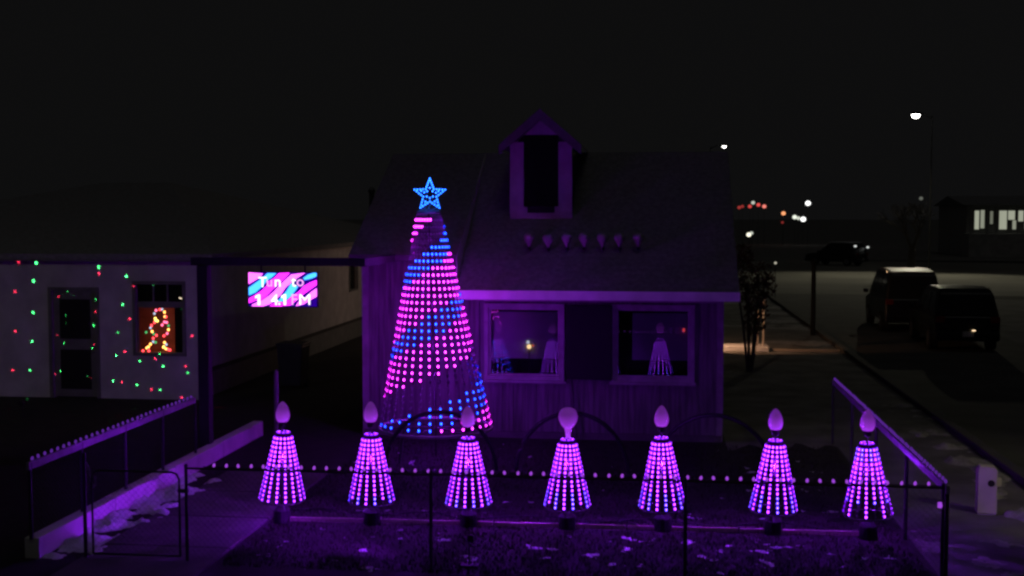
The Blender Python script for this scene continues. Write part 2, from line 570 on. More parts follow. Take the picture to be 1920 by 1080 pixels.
# dormer
DY = 22.75
d = MB()
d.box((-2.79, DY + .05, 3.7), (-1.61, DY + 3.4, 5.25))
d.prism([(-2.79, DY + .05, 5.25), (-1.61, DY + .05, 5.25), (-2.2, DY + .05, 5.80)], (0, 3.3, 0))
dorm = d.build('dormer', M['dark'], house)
for x0, x1 in ((-2.79, -2.53), (-1.87, -1.61)):
    d = MB(); d.box((x0, DY, 3.86), (x1, DY + .055, 5.36)); d.build('side_trim', M['dtrim'], dorm)
d = MB(); d.box((-2.528, DY + .004, 3.92), (-1.872, DY + .05, 4.03)); d.build('sill_trim', M['dtrim'], dorm)
d = MB()
d.box((-2.526, DY + .01, 4.03), (-2.46, DY + .05, 4.15)); d.box((-1.94, DY + .01, 4.03), (-1.874, DY + .05, 4.15))
d.build('corner_block', M['dtrim'], dorm)
d = MB(); d.prism([(-2.53, DY + .01, 5.50), (-1.87, DY + .01, 5.50), (-2.2, DY + .01, 5.78)], (0, .045, 0)); d.build('gable_board', M['dtrim'], dorm)
d = MB(); d.box((-2.526, DY + .03, 4.15), (-1.874, DY + .036, 5.49)); d.build('pane', M['carglass'], dorm)
for sgn in (-1, 1):
    cx = -2.205
    d = MB()
    p0, p1 = (cx, 5.965), (cx + sgn * .775, 5.30)
    d.prism([(p0[0], DY - .22, p0[1]), (p1[0], DY - .22, p1[1]), (p1[0], DY - .22, p1[1] - .19), (p0[0], DY - .22, p0[1] - .21)], (0, .035, 0))
    d.build('barge_board', M['roof_edge'], dorm)
    d = MB()
    d.prism([(p0[0], DY - .184, p0[1]), (p1[0], DY - .184, p1[1]), (p1[0], DY - .184, p1[1] - .05), (p0[0], DY - .184, p0[1] - .05)], (0, 3.6, 0))
    d.build('roof', M['roof'], dorm)

# pane reflections built as glowing pieces inside the left and right windows
t = thing('pane_glints', 'painted warm and white reflections glowing behind the left window', 'lamp', (-2.24, YW + .068, 1.16))
c = P(992, 650, Y=YW + .068)
b = MB(); b.tube([(c.x, c.y, 1.16), (c.x, c.y, c.z - .05)], .008, 6); b.lathe([(.025, 1.16), (.025, 1.18)], 10, (c.x, c.y, 0)); b.build('stand', M['black_plastic'], t)
b = MB(); b.lathe([(.006, -.04), (.032, -.028), (.04, 0), (.032, .03), (.008, .04)], 10, c); b.build('globe', emit('warm_glint', (1, .62, .30), 1.5), t, smooth=True)
b = MB(); b.box((c.x - .045, c.y - .004, c.z + .055), (c.x + .005, c.y + .004, c.z + .105)); b.build('white_glint', emit('white_glint', (.75, .75, .95), .75), t)
b = MB(); b.box((c.x + .055, c.y - .004, c.z + .005), (c.x + .085, c.y + .004, c.z + .035)); b.build('red_glint', emit('red_glow', (1, .12, .08), .6), t)
c = P(1282, 619, Y=YW + .075)  # red reflection in the pane, built as a glowing chip
b = MB(); b.box((c.x - .016, c.y - .004, c.z - .03), (c.x + .016, c.y + .004, c.z + .03))
tag(b.build('red_pane_glint', emit('red_glint_glow', (1, .06, .10), .7)), 'small painted red reflection inside the window right of the dark board', 'light')

# assumed porch lamps, unseen, for the warm light in the passage and on the step
t = thing('assumed_porch_lamp', 'assumed unseen warm porch lamp on the left side wall of the cottage by the passage', 'lamp', (XL, 37.5, 2.2))
b = MB(); b.box((XL - .05, 37.45, 2.1), (XL, 37.55, 2.3)); b.build('back_plate', M['black_plastic'], t)
b = MB(); b.lathe([(.02, 2.05), (.06, 2.08), (.07, 2.2), (.03, 2.28)], 10, (XL - .12, 37.5, 0)); b.build('lamp_glass', emit('porch_glow', (1, .62, .36), 6), t)
lamp('assumed_porch_light', (XL - .16, 37.5, 2.35), (1, .62, .50), 40, t, size=.06)
t = thing('assumed_porch_lamp', 'assumed unseen warm porch lamp low on the right side wall of the cottage above the step', 'lamp', (XR, 34.6, 1.4))
b = MB(); b.box((XR, 34.55, 1.3), (XR + .04, 34.65, 1.5)); b.build('back_plate', M['black_plastic'], t)
b = MB(); b.lathe([(.02, 1.25), (.05, 1.28), (.055, 1.4), (.03, 1.46)], 10, (XR + .11, 34.6, 0)); b.build('lamp_glass', emit('step_glow', (1, .55, .30), 6), t)
lamp('assumed_step_light', (XR + .25, 34.9, 1.5), (1, .52, .28), 150, t, (2.9, 36.7, .3), R(84), .5, .06)
# lit step and the pair of posts
b = MB(); b.box((1.5, 35.8, 0), (3.25, 36.6, .16))
tag(b.build('concrete_step', M['curb'], bevel=.02), 'pale concrete step catching warm light beside the right end of the cottage', 'step')
for dx, lab in ((-.10, 'left of the two slim posts standing on the lit step beside the cottage'), (.07, 'right of the two slim posts standing on the lit step beside the cottage')):
    b = MB(); b.box((3.0 + dx, 36.0, .16), (3.05 + dx, 36.05, 1.45 + dx * .4)); b.lathe([(.035, 1.45 + dx * .4), (.035, 1.48 + dx * .4), (.01, 1.50 + dx * .4)], 8, (3.025 + dx, 36.025, 0))
    tag(b.build('post', M['soffit']), lab, 'post', 'posts on the step')
b = MB(); b.box((3.4, 36.0, 0), (5.3, 36.12, .07))
tag(b.build('lawn_edging', M['edging']), 'thin strip of edging running from the lit step towards the street', 'edging')

# russet shrub by the corner
def leaf_cloud(centres, n, size, seed):
    rnd = random.Random(seed)
    mb = MB()
    for k in range(n):
        c, r = rnd.choice(centres)
        while True:
            v = Vector((rnd.uniform(-1, 1), rnd.uniform(-1, 1), rnd.uniform(-1, 1)))
            if .35 < v.length < 1:
                break
        p = Vector(c) + Vector((v.x * r, v.y * r, v.z * r * 1.1))
        a = Vector((rnd.uniform(-1, 1), rnd.uniform(-1, 1), rnd.uniform(-1, 1))).normalized()
        b = a.orthogonal().normalized()
        s = size * rnd.uniform(.6, 1.3)
        mb.add([p - a * s, p + b * s * .45, p + a * s, p - b * s * .45], [(0, 1, 2, 3)])
    return mb
t = thing('shrub', 'tall russet leafed shrub beyond the right end of the cottage', 'shrub', (2.35, 31.2, 0))
b = MB()
for k in range(7):
    a = k * .9
    b.tube([(2.35 + .05 * math.cos(a), 31.2 + .05 * math.sin(a), 0), (2.35 + .2 * math.cos(a), 31.2 + .2 * math.sin(a), 1.2), (2.35 + .4 * math.cos(a), 31.2 + .35 * math.sin(a), 2.4)], [.035, .025, .008], 6)
b.build('stem', M['bark'], t)
leaf_cloud([((2.35 + random.uniform(-.4, .35), 31.2 + random.uniform(-.4, .4), z), .32) for z in (1.3, 1.6, 1.9, 2.2, 2.2, 2.5, 2.7, 2.95)], 1600, .06, 4).build('foliage', M['bush'], t)

# ------------------------------------------------------------------ seven bulb props on the roof
rb_base = MB(); rb_base.lathe([(.02, -.15), (.022, -.06)], 10)
rb_me = None
for k, px in enumerate((992, 1028, 1063, 1096, 1130, 1162, 1197)):
    y = 21.85
    c = P(px, 447 + random.uniform(-1, 1), Y=y)
    zr = ZE + SL * (y - YE)
    names = ['first', 'second', 'third', 'fourth', 'fifth', 'sixth', 'last']
    t = thing('roof_bulb', f'{names[k]} from the left in the row of unlit round bulb props on the dark roof', 'bulb decoration', (c.x, c.y, c.z), 0, 'bulb decorations on the roof')
    if rb_me is None:
        g = MB(); g.lathe([(.02, -.16), (.035, -.12), (.062, -.075), (.092, -.03), (.104, .01), (.098, .05), (.075, .082), (.035, .10), (.004, .106)], 16)
        g2 = MB(); g2.lathe([(.03, -.21), (.03, -.16), (.02, -.155)], 10)
        rb_me = (g.mesh('globe', M['casing'], smooth=True), g2.mesh('socket', M['black_plastic']))
    inst('globe', rb_me[0], t)
    inst('socket', rb_me[1], t)
    b = MB(); b.tube([(c.x, c.y, c.z - .21), (c.x, c.y, zr - .05)], .008, 6); b.build('stake', M['dark_steel'], t)

# ------------------------------------------------------------------ LED meshes
def led_mesh(name, r, m, n=6, tall=1.18):
    """a bullet lens looking along +X (bright core, coloured rim) in a dark socket"""
    mb = MB()
    rings = [(0, 1.0), (.55, .86), (.85, .58)]
    vs, fs, ms = [], [], []
    for (hx, rr) in rings:
        for j in range(n):
            q = 2 * PI * j / n
            vs.append((hx * r, rr * r * math.cos(q), tall * rr * r * math.sin(q)))
    for i in range(2):
        for j in range(n):
            j2 = (j + 1) % n
            fs.append((i * n + j, i * n + j2, (i + 1) * n + j2, (i + 1) * n + j))
    mb.add(vs, fs, 2)
    mb.f.append(tuple(2 * n + j for j in range(n)))
    mb.m.append(0)
    b = len(mb.v)
    vs2 = [(-.002, r * 1.4 * math.cos(2 * PI * j / n), r * 1.36 * tall * math.sin(2 * PI * j / n)) for j in range(n)] + [(-r * 1.2, 0, 0)]
    mb.add(vs2, [(j, n, (j + 1) % n) for j in range(n)] + [tuple(range(n))], 1)
    me = bpy.data.meshes.new(name)
    me.from_pydata(mb.v, [], mb.f)
    core, rim = m if isinstance(m, tuple) else (m, m)
    for q in (core, M['led_back'], rim):
        me.materials.append(q)
    me.polygons.foreach_set('material_index', mb.m)
    me.update()
    return me, mb

def stuff_leds(name, items, parent):
    """items: (template MB, matrix, material); all joined into one part"""
    mats = [M['led_back']]
    V, F, I = [], [], []
    for tm, mx, m in items:
        for q in m:
            if q not in mats:
                mats.append(q)
        o = len(V)
        V += [mx @ v for v in tm.v]
        F += [tuple(i + o for i in f) for f in tm.f]
        I += [mats.index(m[0]) if q == 0 else (mats.index(m[1]) if q == 2 else 0) for q in tm.m]
    me = bpy.data.meshes.new(name)
    me.from_pydata(V, [], F)
    for m in mats:
        me.materials.append(m)
    me.polygons.foreach_set('material_index', I)
    me.update()
    ob = bpy.data.objects.new(name, me)
    COL.objects.link(ob)
    ob.parent = parent
    ob['kind'] = 'stuff'
    return ob

# ------------------------------------------------------------------ mega tree
TB = Vector((-3.625, 19.5, 0))
mega = thing('light_tree', 'tall cone of pink and blue light strings topped by a glowing blue star', 'light tree', TB)
face = math.atan2(-TB.y, -TB.x)             # the direction that looks at the camera
LEAN = -.105
ZB, ZT, RB, RT = .50, 4.02, .925, .19
def axis(z):
    return Vector((LEAN * (z - ZB) / (ZT - ZB), 0, z))
b = MB(); b.tube([(0, 0, 0), (0, 0, ZB), axis(ZT + .05)], .011, 8); b.build('pole', M['dark'], mega, local=True)
b = MB(); b.tube([(RB * 1.01 * math.cos(a), RB * 1.01 * math.sin(a), ZB - .02) for a in [2 * PI * k / 48 for k in range(48)]], .026, 8, closed=True)
b.build('base_hoop', M['rail'], mega, local=True, smooth=True)
for k in range(6):
    a = face + PI / 6 + k * PI / 3
    b = MB(); b.tube([(.03 * math.cos(a), .03 * math.sin(a), ZB - .03), (RB * math.cos(a), RB * math.sin(a), ZB - .02)], .012, 6)
    b.build('spoke', M['dark_steel'], mega, local=True)
for k in range(4):
    a = face + PI / 4 + k * PI / 2
    b = MB(); b.tube([(RB * .8 * math.cos(a), RB * .8 * math.sin(a), ZB - .05), (RB * .9 * math.cos(a), RB * .9 * math.sin(a), 0)], .018, 6)
    b.build('leg', M['dark_steel'], mega, local=True)
ax = axis(ZT)
b = MB(); b.lathe([(RT * .96, ZT - .012), (RT * 1.02, ZT - .008), (RT * 1.02, ZT + .03), (RT * .9, ZT + .036)], 24, (ax.x, 0, 0)); b.build('top_ring', M['rail'], mega, local=True)

BND = [(3.7, .3, -3), (8, 4.2, .7), (10.6, 7, 4), (18.8, 13.4, 10), (21, 17, 12), (26.5, 22.6, 18), (30.3, 26.6, 22.2), (33, 30, 26.6)]
CODE = ['p', None, 'b', 'p', 'b', 'p', None, 'b', 'p']
def led_state(phi, r):
    ph = max(-170.0, min(170.0, phi))
    k = 0
    for l, c, rr in BND:
        if ph < -90:
            bv = l + (l - c) * (-90 - ph) / 90
        elif ph < 0:
            bv = c + (l - c) * (-ph / 90)
        elif ph < 90:
            bv = c + (rr - c) * (ph / 90)
        else:
            bv = rr + (rr - c) * (ph - 90) / 90
        if r > bv:
            k += 1
    return CODE[k]
LR = .0195
led_p, tm_led = led_mesh('led_bulb', LR, E_PINK, tall=1.65)
led_b, _ = led_mesh('led_bulb', LR, E_BLUE, tall=1.65)
led_o, tm_off = led_mesh('led_bulb', LR * .6, M['led_off'])
NS, NR = 32, 31
rest = []
for s_ in range(NS):
    phi = (s_ + .5) * 360 / NS - 180            # 0 faces the camera, negative to the picture's left
    a = face + R(phi)
    ca, sa = math.cos(a), math.sin(a)
    def pt(z):
        q = (z - ZB) / (ZT - ZB)
        r = RB + (RT - RB) * q
        c = axis(z)
        return Vector((c.x + r * ca, r * sa, z))
    mb = MB()
    mb.tube([pt(ZB), pt((ZB + ZT) / 2), pt(ZT)], .0035, 4)
    lit = []
    for r in range(NR):
        z = ZT - .115 - r * (ZT - .115 - ZB - .075) / (NR - 1)
        st = led_state(phi, r)
        p = pt(z)
        mx = Matrix.Translation(p) @ Matrix.Rotation(a, 4, 'Z') @ Matrix.Rotation(R(-10), 4, 'Y')
        if abs(phi) > 97 and r > 25:
            st = None                          # the back of the lowest rows is switched off
        if st is None:
            o = len(mb.v)
            mb.v += [mx @ v for v in tm_off.v]
            mb.f += [tuple(i + o for i in f) for f in tm_off.f]
            mb.m += [1] * len(tm_off.f)
        else:
            lit.append((p, mx, st))
    me = bpy.data.meshes.new('light_string')
    me.from_pydata(mb.v, [], mb.f)
    me.materials.append(M['wire'])
    me.materials.append(M['led_off'])
    me.polygons.foreach_set('material_index', mb.m)
    so = inst('light_string', me, mega)
    if abs(phi) < 68:
        for p, mx, st in lit:
            inst('led_bulb', led_p if st == 'p' else led_b, so, p, (0, R(-10), a))
    else:
        rest += [(tm_led, mx, E_PINK if st == 'p' else E_BLUE) for p, mx, st in lit]
stuff_leds('led_bulb', rest, mega)

# the strings' own light, gathered on the axis of the cone
for k_, (z, colr, pw) in enumerate(((.9, (.28, .012, 1), 38), (1.6, (.36, .012, 1), 36), (2.3, (.34, .012, 1), 36), (3.0, (.36, .012, 1), 28), (3.6, (.40, .012, 1), 16))):
    for q_ in range(3):
        a = k_ * .7 + q_ * 2 * PI / 3
        lamp('string_light', TB + axis(z + .2 * q_ - .2) + Vector((.11 * math.cos(a), .11 * math.sin(a), 0)), colr, pw * .27, mega, size=0)
lamp('star_light', TB + axis(ZT + .3) + Vector((0, -.25, 0)), (.02, .14, 1), 6, mega, size=0)
# star, turned to the viewer
sc = P(806, 365, Y=19.5) - TB
star = bpy.data.objects.new('star', None)
fr = MB()
def star_pt(k, ro, ri):
    a = PI / 2 + k * PI / 5
    r = ro if k % 2 == 0 else ri
    return (r * math.cos(a), r * math.sin(a))
RO, RI = .262, .112
pts = [star_pt(k, RO, RI) for k in range(10)]
right = Vector((math.cos(YAW), math.sin(YAW), 0))
fwd = Vector((-math.sin(YAW), math.cos(YAW), 0))
def sp(u, v, dpt=0):
    return sc + right * u + Vector((0, 0, 1)) * v + fwd * dpt
fr.tube([sp(u, v, .02) for u, v in pts], .008, 6, closed=True)
fr.tube([sp(u * .55, v * .55, .02) for u, v in pts], .006, 6, closed=True)
fr.tube([sp(pts[4][0] * .9, pts[4][1] * .9, .02), axis(ZT + .02)], .008, 6)
fr.tube([sp(pts[6][0] * .9, pts[6][1] * .9, .02), axis(ZT + .02)], .008, 6)
fr.tube([sp(0, -.1, .02), axis(ZT + .02)], .012, 6)
star = fr.build('star', M['rail'], mega, local=True)
led_s, tm_s = led_mesh('led_bulb', .0155, E_STAR)
sa = math.atan2(-fwd.y, -fwd.x)
for k in range(10):
    u0, v0 = pts[k]
    u1, v1 = pts[(k + 1) % 10]
    n = 5 if k in (0, 9) else 4
    for j in range(n):
        q = j / n
        inst('led_bulb', led_s, star, sp(u0 + (u1 - u0) * q, v0 + (v1 - v0) * q), (0, 0, sa))
for u, v in ((0, .11), (-.045, .055), (.045, .055), (-.05, -.03), (.05, -.03), (0, -.055), (-.075, -.115), (.08, -.11), (-.14, .06), (.14, .055), (-.09, .04), (.10, .03)):
    inst('led_bulb', led_s, star, sp(u, v), (0, 0, sa))

# ------------------------------------------------------------------ seven little light trees and their bulb ornaments
mini_v, tm_mini = led_mesh('led_bulb', .0175, E_MINI, tall=1.42)
mini_b, _ = led_mesh('led_bulb', .0175, E_MINIB, tall=1.42)
mini_o, tm_mo = led_mesh('led_bulb', .011, M['led_off'])
MS, MR = 16, 15
mz0, mz1, mr0, mr1 = .30, 1.13, .285, .100
smb = MB()
smb.tube([(mr0, 0, mz0), (mr1, 0, mz1)], .003, 4)
string_me = smb.mesh('light_string', M['wire'])
hoop = MB(); hoop.tube([(mr0 * math.cos(2 * PI * k / 28), mr0 * math.sin(2 * PI * k / 28), mz0 - .01) for k in range(28)], .009, 6, closed=True)
hoop_me = hoop.mesh('base_hoop', M['steel'], smooth=True)
top = MB(); top.lathe([(mr1 * .9, mz1 + .01), (mr1, mz1 + .012), (mr1 * .95, mz1 + .03), (.02, mz1 + .034)], 18); top_me = top.mesh('top_plate', M['black_plastic'])
pst = MB(); pst.lathe([(.11, 0), (.11, .16), (.085, .19), (.06, .22), (.02, .23), (.02, mz1)], 14); post_me = pst.mesh('stand', M['black_plastic'])
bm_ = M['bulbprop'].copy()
bm_.name = 'bulb_painted_uplight'
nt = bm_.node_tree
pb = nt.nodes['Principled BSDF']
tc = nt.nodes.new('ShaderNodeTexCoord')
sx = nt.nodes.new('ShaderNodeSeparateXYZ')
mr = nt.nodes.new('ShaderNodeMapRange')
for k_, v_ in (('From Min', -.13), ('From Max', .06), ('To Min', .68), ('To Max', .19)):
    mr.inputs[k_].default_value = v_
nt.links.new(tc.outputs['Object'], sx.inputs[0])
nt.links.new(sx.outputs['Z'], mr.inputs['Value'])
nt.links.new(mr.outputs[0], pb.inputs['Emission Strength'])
pb.inputs['Emission Color'].default_value = (.48, .05, 1.0, 1)      # emission fades upward, painting the tree LEDs' light from below
M['uplitbulb'] = bm_
egg = MB(); egg.lathe([(.03, -.125), (.062, -.118), (.082, -.085), (.090, -.045), (.086, 0), (.072, .05), (.05, .095), (.026, .128), (.004, .14)], 20)
egg_me = egg.mesh('bulb', M['uplitbulb'], smooth=True)
glb = MB(); glb.lathe([(.03, -.125), (.06, -.11), (.09, -.075), (.115, -.02), (.122, .03), (.112, .08), (.085, .118), (.05, .135), (.004, .14)], 20)
globe_me = glb.mesh('bulb', M['uplitbulb'], smooth=True)
nk = MB(); nk.lathe([(.028, -.25), (.034, -.18), (.046, -.12)], 12); neck_me = nk.mesh('neck', M['uplitbulb'], smooth=True)
sk = MB(); sk.lathe([(.02, -.20), (.045, -.19), (.045, -.13), (.03, -.122)], 12); socket_me = sk.mesh('socket', M['black_plastic'])
stk = MB(); stk.tube([(0, 0, -.36), (0, 0, -.19)], .009, 6); stake_me = stk.mesh('stake', M['steel'])

spots = [(528, 1, 15.0), (697, 2, 15.05), (879, 3, 15.10), (1063.5, 4, 15.13), (1243, 5, 15.17), (1449, 6, 15.2), (1628, 7, 15.08)]
bulb_y = [773, 773, 782, 785, 781, 787, 789]
tops = [(530, 815), (696, 819), (878, 826), (1064, 829), (1241, 826), (1453, 831), (1627, 836)]
lab_tree = [
    'leftmost small violet light tree, standing beside the concrete path',
    'small violet light tree in front of the left edge of the tall star topped tree',
    'small violet light tree in front of the right edge of the tall star topped tree',
    'small violet light tree in the middle of the row, under the round globe bulb',
    'small violet light tree in front of the right window, next after the globe topped one',
    'small violet light tree just past the right corner of the cottage',
    'rightmost small light tree with some unlit lower bulbs, beside the right fence']
lab_bulb = [
    'egg shaped white bulb above the small light tree beside the path',
    'egg shaped white bulb in front of the lower left edge of the star topped tree',
    'egg shaped white bulb in front of the lower right rim of the star topped tree',
    'round globe bulb with a tapering neck above the middle small tree',
    'egg shaped white bulb in front of the wall below the right window',
    'egg shaped white bulb just past the right corner of the cottage',
    'egg shaped white bulb in front of the slanting right fence rail']
for (px, k, Y), (tx, ty) in zip(spots, tops):
    topc = P(tx, ty - 3, Y=Y)
    botc = P(px, ty + 130, Y=Y)
    root = thing('mini_light_tree', lab_tree[k - 1], 'light tree', (botc.x, Y, 0), 0, 'small violet light trees in a row')
    root.rotation_euler.y = math.atan2(topc.x - botc.x, .85)
    zs = (topc.z) / (mz1 + .03)
    root.scale = (1, 1, zs)
    inst('stand', post_me, root)
    inst('base_hoop', hoop_me, root)
    inst('top_plate', top_me, root)
    fc = math.atan2(-Y, -botc.x)
    phase = random.uniform(-.5, .5)
    rest = []
    for s_ in range(MS):
        phi = (s_ + .5 + phase) * 360 / MS - 180
        a = fc + R(phi)
        so = inst('light_string', string_me, root, (0, 0, 0), (0, 0, a))
        alt = s_ % 2 == 0
        for r in range(MR):
            q = (r + .45) / MR
            z = mz1 + (mz0 - mz1) * q
            rad = mr1 + (mr0 - mr1) * q
            me = mini_v
            if alt and k >= 2 and r >= MR - (2 if k < 4 else 4):
                me = mini_b
            if k == 7 and alt and r < 3:
                me = mini_b
            if (k == 7 and alt and r >= MR - 3) or (k in (2, 4) and r == MR - 1 and s_ % 4 == 1):
                me = mini_o
            p = Vector((rad + .004, 0, z))
            if abs(phi) < 92:
                inst('led_bulb', me, so, p, (0, R(-10), 0))
            elif me is not mini_o:
                mx = Matrix.Rotation(a, 4, 'Z') @ Matrix.Translation(p) @ Matrix.Rotation(R(-10), 4, 'Y')
                rest.append((tm_mini, mx, E_MINIB if me is mini_b else E_MINI))
    for q_ in range(8):
        a = q_ * PI / 4 + .3
        rest.append((tm_mini, Matrix.Translation((.07 * math.cos(a), .07 * math.sin(a), mz1 + .036)) @ Matrix.Rotation(-PI / 2, 4, 'Y'), E_MINI))
    stuff_leds('led_bulb', rest, root)
    for dy in (-.06, .06):
        lamp('string_light', Vector((botc.x, Y + dy, .85)), (.28, .013, 1.0), 29, root, size=0)
    bc = P((530, 695, 877.5, 1065, 1240.5, 1454.5, 1627)[k - 1], bulb_y[k - 1], Y=Y)
    bo = thing('bulb_ornament', lab_bulb[k - 1], 'bulb decoration', bc, 0, 'big white bulbs above the small light trees')
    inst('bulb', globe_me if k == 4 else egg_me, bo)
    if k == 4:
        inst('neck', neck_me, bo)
    else:
        inst('socket', socket_me, bo)
    b = MB(); b.tube([(bc.x, bc.y, bc.z - (.25 if k == 4 else .2)), (topc.x, Y, topc.z - .01)], .009, 6); b.build('stake', M['steel'], bo)

# timber edging behind the stands, laid in lengths
xs = [-4.95, -3.5, -2.05, -.35, 1.05, 2.75]
ed = thing('timber_edging', 'thin pale timber edging lying on the lawn along the row of small trees', 'edging', (xs[0], 15.0, 0))
for k in range(5):
    y0, y1 = 15.05 + .03 * k, 15.08 + .03 * k
    b = MB()
    b.add([(xs[k], y0, 0), (xs[k + 1] - .03, y1, 0), (xs[k + 1] - .03, y1 + .05, 0), (xs[k], y0 + .05, 0),
           (xs[k], y0, .05), (xs[k + 1] - .03, y1, .05), (xs[k + 1] - .03, y1 + .05, .05), (xs[k], y0 + .05, .05)],
          [(0, 3, 2, 1), (4, 5, 6, 7), (0, 1, 5, 4), (1, 2, 6, 5), (2, 3, 7, 6), (3, 0, 4, 7)])
    b.build('timber', M['edging'], ed)

# unlit arches across the lawn
for (xa, xb, zt_, lab) in ((-4.22, -2.45, .94, 'dark unlit arch in front of the base of the star topped tree'),
                           (-2.15, -.42, .96, 'dark unlit arch behind the globe topped small tree'),
                           (-.05, 1.75, .97, 'dark unlit arch reaching past the right corner of the cottage')):
    cx, hw = (xa + xb) / 2, (xb - xa) / 2
    t = thing('arch', lab, 'arch decoration', (cx, 18.3, 0), 0, 'unlit arches across the lawn')
    b = MB()
    b.tube([(cx - hw * math.cos(a), 18.3, zt_ * math.sin(a)) for a in [PI * k / 24 for k in range(25)]], .033, 8)
    b.build('arch_tube', M['arch'], t, smooth=True)
    for x in (xa, xb):
        b = MB(); b.box((x - .08, 18.2, 0), (x + .08, 18.4, .04)); b.build('foot', M['arch'], t)

# ------------------------------------------------------------------ fences and rails with bulbs
YF, ZF = 13.05, 1.10
XFL, XFR = -7.16, 3.05
def chain(mb, p0, p1, z0, z1, pitch=.075):
    p0, p1 = Vector(p0), Vector(p1)
    L = (p1 - p0).length
    d = (p1 - p0) / L
    h = z1 - z0
    n = int((L + h) / pitch)
    for sgn in (1, -1):
        for i in range(n):
            s0 = -h + i * pitch
            a, b = s0, s0 + h
            za, zb_ = z0, z1
            if a < 0:
                za, a = z0 - s0, 0
            if b > L:
                zb_, b = z1 - (b - L), L
            if b - a < .02:
                continue
            A, B = p0 + d * a, p0 + d * b
            if sgn < 0:
                A, B = p0 + d * (L - a), p0 + d * (L - b)
            mb.tube([(A.x, A.y, za), (B.x, B.y, zb_)], .0009, 3)
def rail_bulb_mesh(m, r=.016):
    g = MB(); g.lathe([(r * .5, 0), (r, r * .8), (r * .9, r * 1.8), (r * .3, r * 2.6)], 8)
    return g.mesh('bulb', m, smooth=True)
rb_front = rail_bulb_mesh(E_RAIL, .0165)
rb_side = rail_bulb_mesh(E_SIDE, .018)

front = thing('front_fence', 'low front fence of thin pipe with a line of violet bulbs along its top', 'fence', (XFL, YF, 0))
xg = P(350, 893, Y=YF).x
for px in (350, 808, 1285, 1768):
    x = P(px, 960, Y=YF).x
    b = MB(); b.lathe([(.019, 0), (.019, ZF + .02), (.025, ZF + .025), (.015, ZF + .05)], 10, (x, YF, 0)); b.build('fence_post', M['dark_steel'], front)
b = MB(); b.tube([(xg, YF, ZF), (XFR, YF, ZF)], .012, 8); b.build('top_rail', M['dark_steel'], front)
b = MB(); chain(b, (xg, YF, 0), (XFR, YF, 0), .05, ZF - .02); o = b.build('chain_mesh', M['dark_steel'], front); o['kind'] = 'stuff'
fs = thing('fence_light_string', 'string of small violet bulbs running along the front fence rail', 'light string', (xg, YF, ZF))
px = 401.0
n = 0
b = MB(); b.tube([(xg + .2, YF - .005, ZF + .022), (XFR, YF - .005, ZF + .022)], .005, 5); b.build('wire', M['black_plastic'], fs)
while px < 1760:
    t_ = (px - 401) / 1350
    x = P(px, 880 + 30 * t_, Y=YF).x
    inst('bulb', rb_front, fs, (x - xg, -.004, .022), (R(random.uniform(-14, 14)), R(random.uniform(-14, 14)), 0))
    px += 23.3 + 2.2 * t_
    n += 1
b = MB(); c = P(1763, 948, Y=YF - .04); b.lathe([(.016, -.02), (.024, 0), (.014, .02)], 8, c); b.box((c.x - .02, c.y + .015, c.z - .03), (c.x + .02, c.y + .03, c.z + .03))
tag(b.build('post_light', E_RAIL), 'single violet bulb fixed low on the right corner post of the front fence', 'light')

# side fences: white rail board with bulbs
def side_fence(x, y0, y1, z, lab, zbase, labs):
    t = thing('side_fence', lab, 'fence', (x, y0, 0))
    for k in range(5):
        y = y0 + (y1 - y0) * k / 4
        b = MB(); b.lathe([(.024, zbase), (.024, z - .01)], 8, (x, y, 0)); b.build('fence_post', M['dark_steel'], t)
    b = MB(); b.box((x - .02, y0 - .05, z - .09), (x + .02, y1, z)); b.build('top_rail', M['rail'], t, bevel=.006)
    b = MB(); chain(b, (x, y0, 0), (x, y1, 0), zbase + .04, z - .1); o = b.build('chain_mesh', M['steel'], t); o['kind'] = 'stuff'
    f = thing('rail_light_string', labs, 'light string', (x, y0, z))
    b = MB(); b.tube([(x, y0, z + .004), (x, y1, z + .004)], .005, 5); b.build('wire', M['black_plastic'], f)
    n = int((y1 - y0) / .15)
    for k in range(n):
        inst('bulb', rb_side, f, (0, .05 + k * .15, .006), (R(random.uniform(-12, 12)), R(random.uniform(-12, 12)), 0))
side_fence(-7.17, 13.0, 18.0, 1.14, 'left side fence with a white sloping rail standing on the low wall', .24, 'string of tiny violet bulbs along the left side fence rail')
side_fence(3.04, 13.02, 21.3, 1.14, 'right side fence with a white rail running back beside the street', .0, 'string of tiny violet bulbs along the right side fence rail')

# gate
xa = P(158, 893, Y=YF).x
gate = thing('gate', 'pipe framed garden gate with rounded corners across the concrete path', 'gate', (xa, YF, 0))
b = MB()
x0, x1 = xa + .09, xg - .09
zt_ = 1.05
b.tube([(x0, YF, .08), (x0, YF, zt_ - .08), (x0 + .03, YF, zt_ - .02), (x0 + .09, YF, zt_), (x1 - .09, YF, zt_), (x1 - .03, YF, zt_ - .02), (x1, YF, zt_ - .08), (x1, YF, .08)], .012, 8)
b.tube([(x0, YF, .08), (x1, YF, .08)], .011, 8)
b.build('gate_frame', M['dark_steel'], gate, smooth=True)
b = MB(); b.lathe([(.022, 0), (.022, ZF + .12), (.028, ZF + .125), (.016, ZF + .15)], 10, (xa, YF, 0)); b.build('gate_post', M['dark_steel'], gate)
b = MB(); chain(b, (x0, YF, 0), (x1, YF, 0), .1, zt_ - .02); o = b.build('chain_mesh', M['dark_steel'], gate); o['kind'] = 'stuff'
b = MB(); b.box((x1 - .01, YF - .03, .82), (xg + .02, YF + .01, .86)); b.build('latch', M['steel'], gate)
ch = MB()
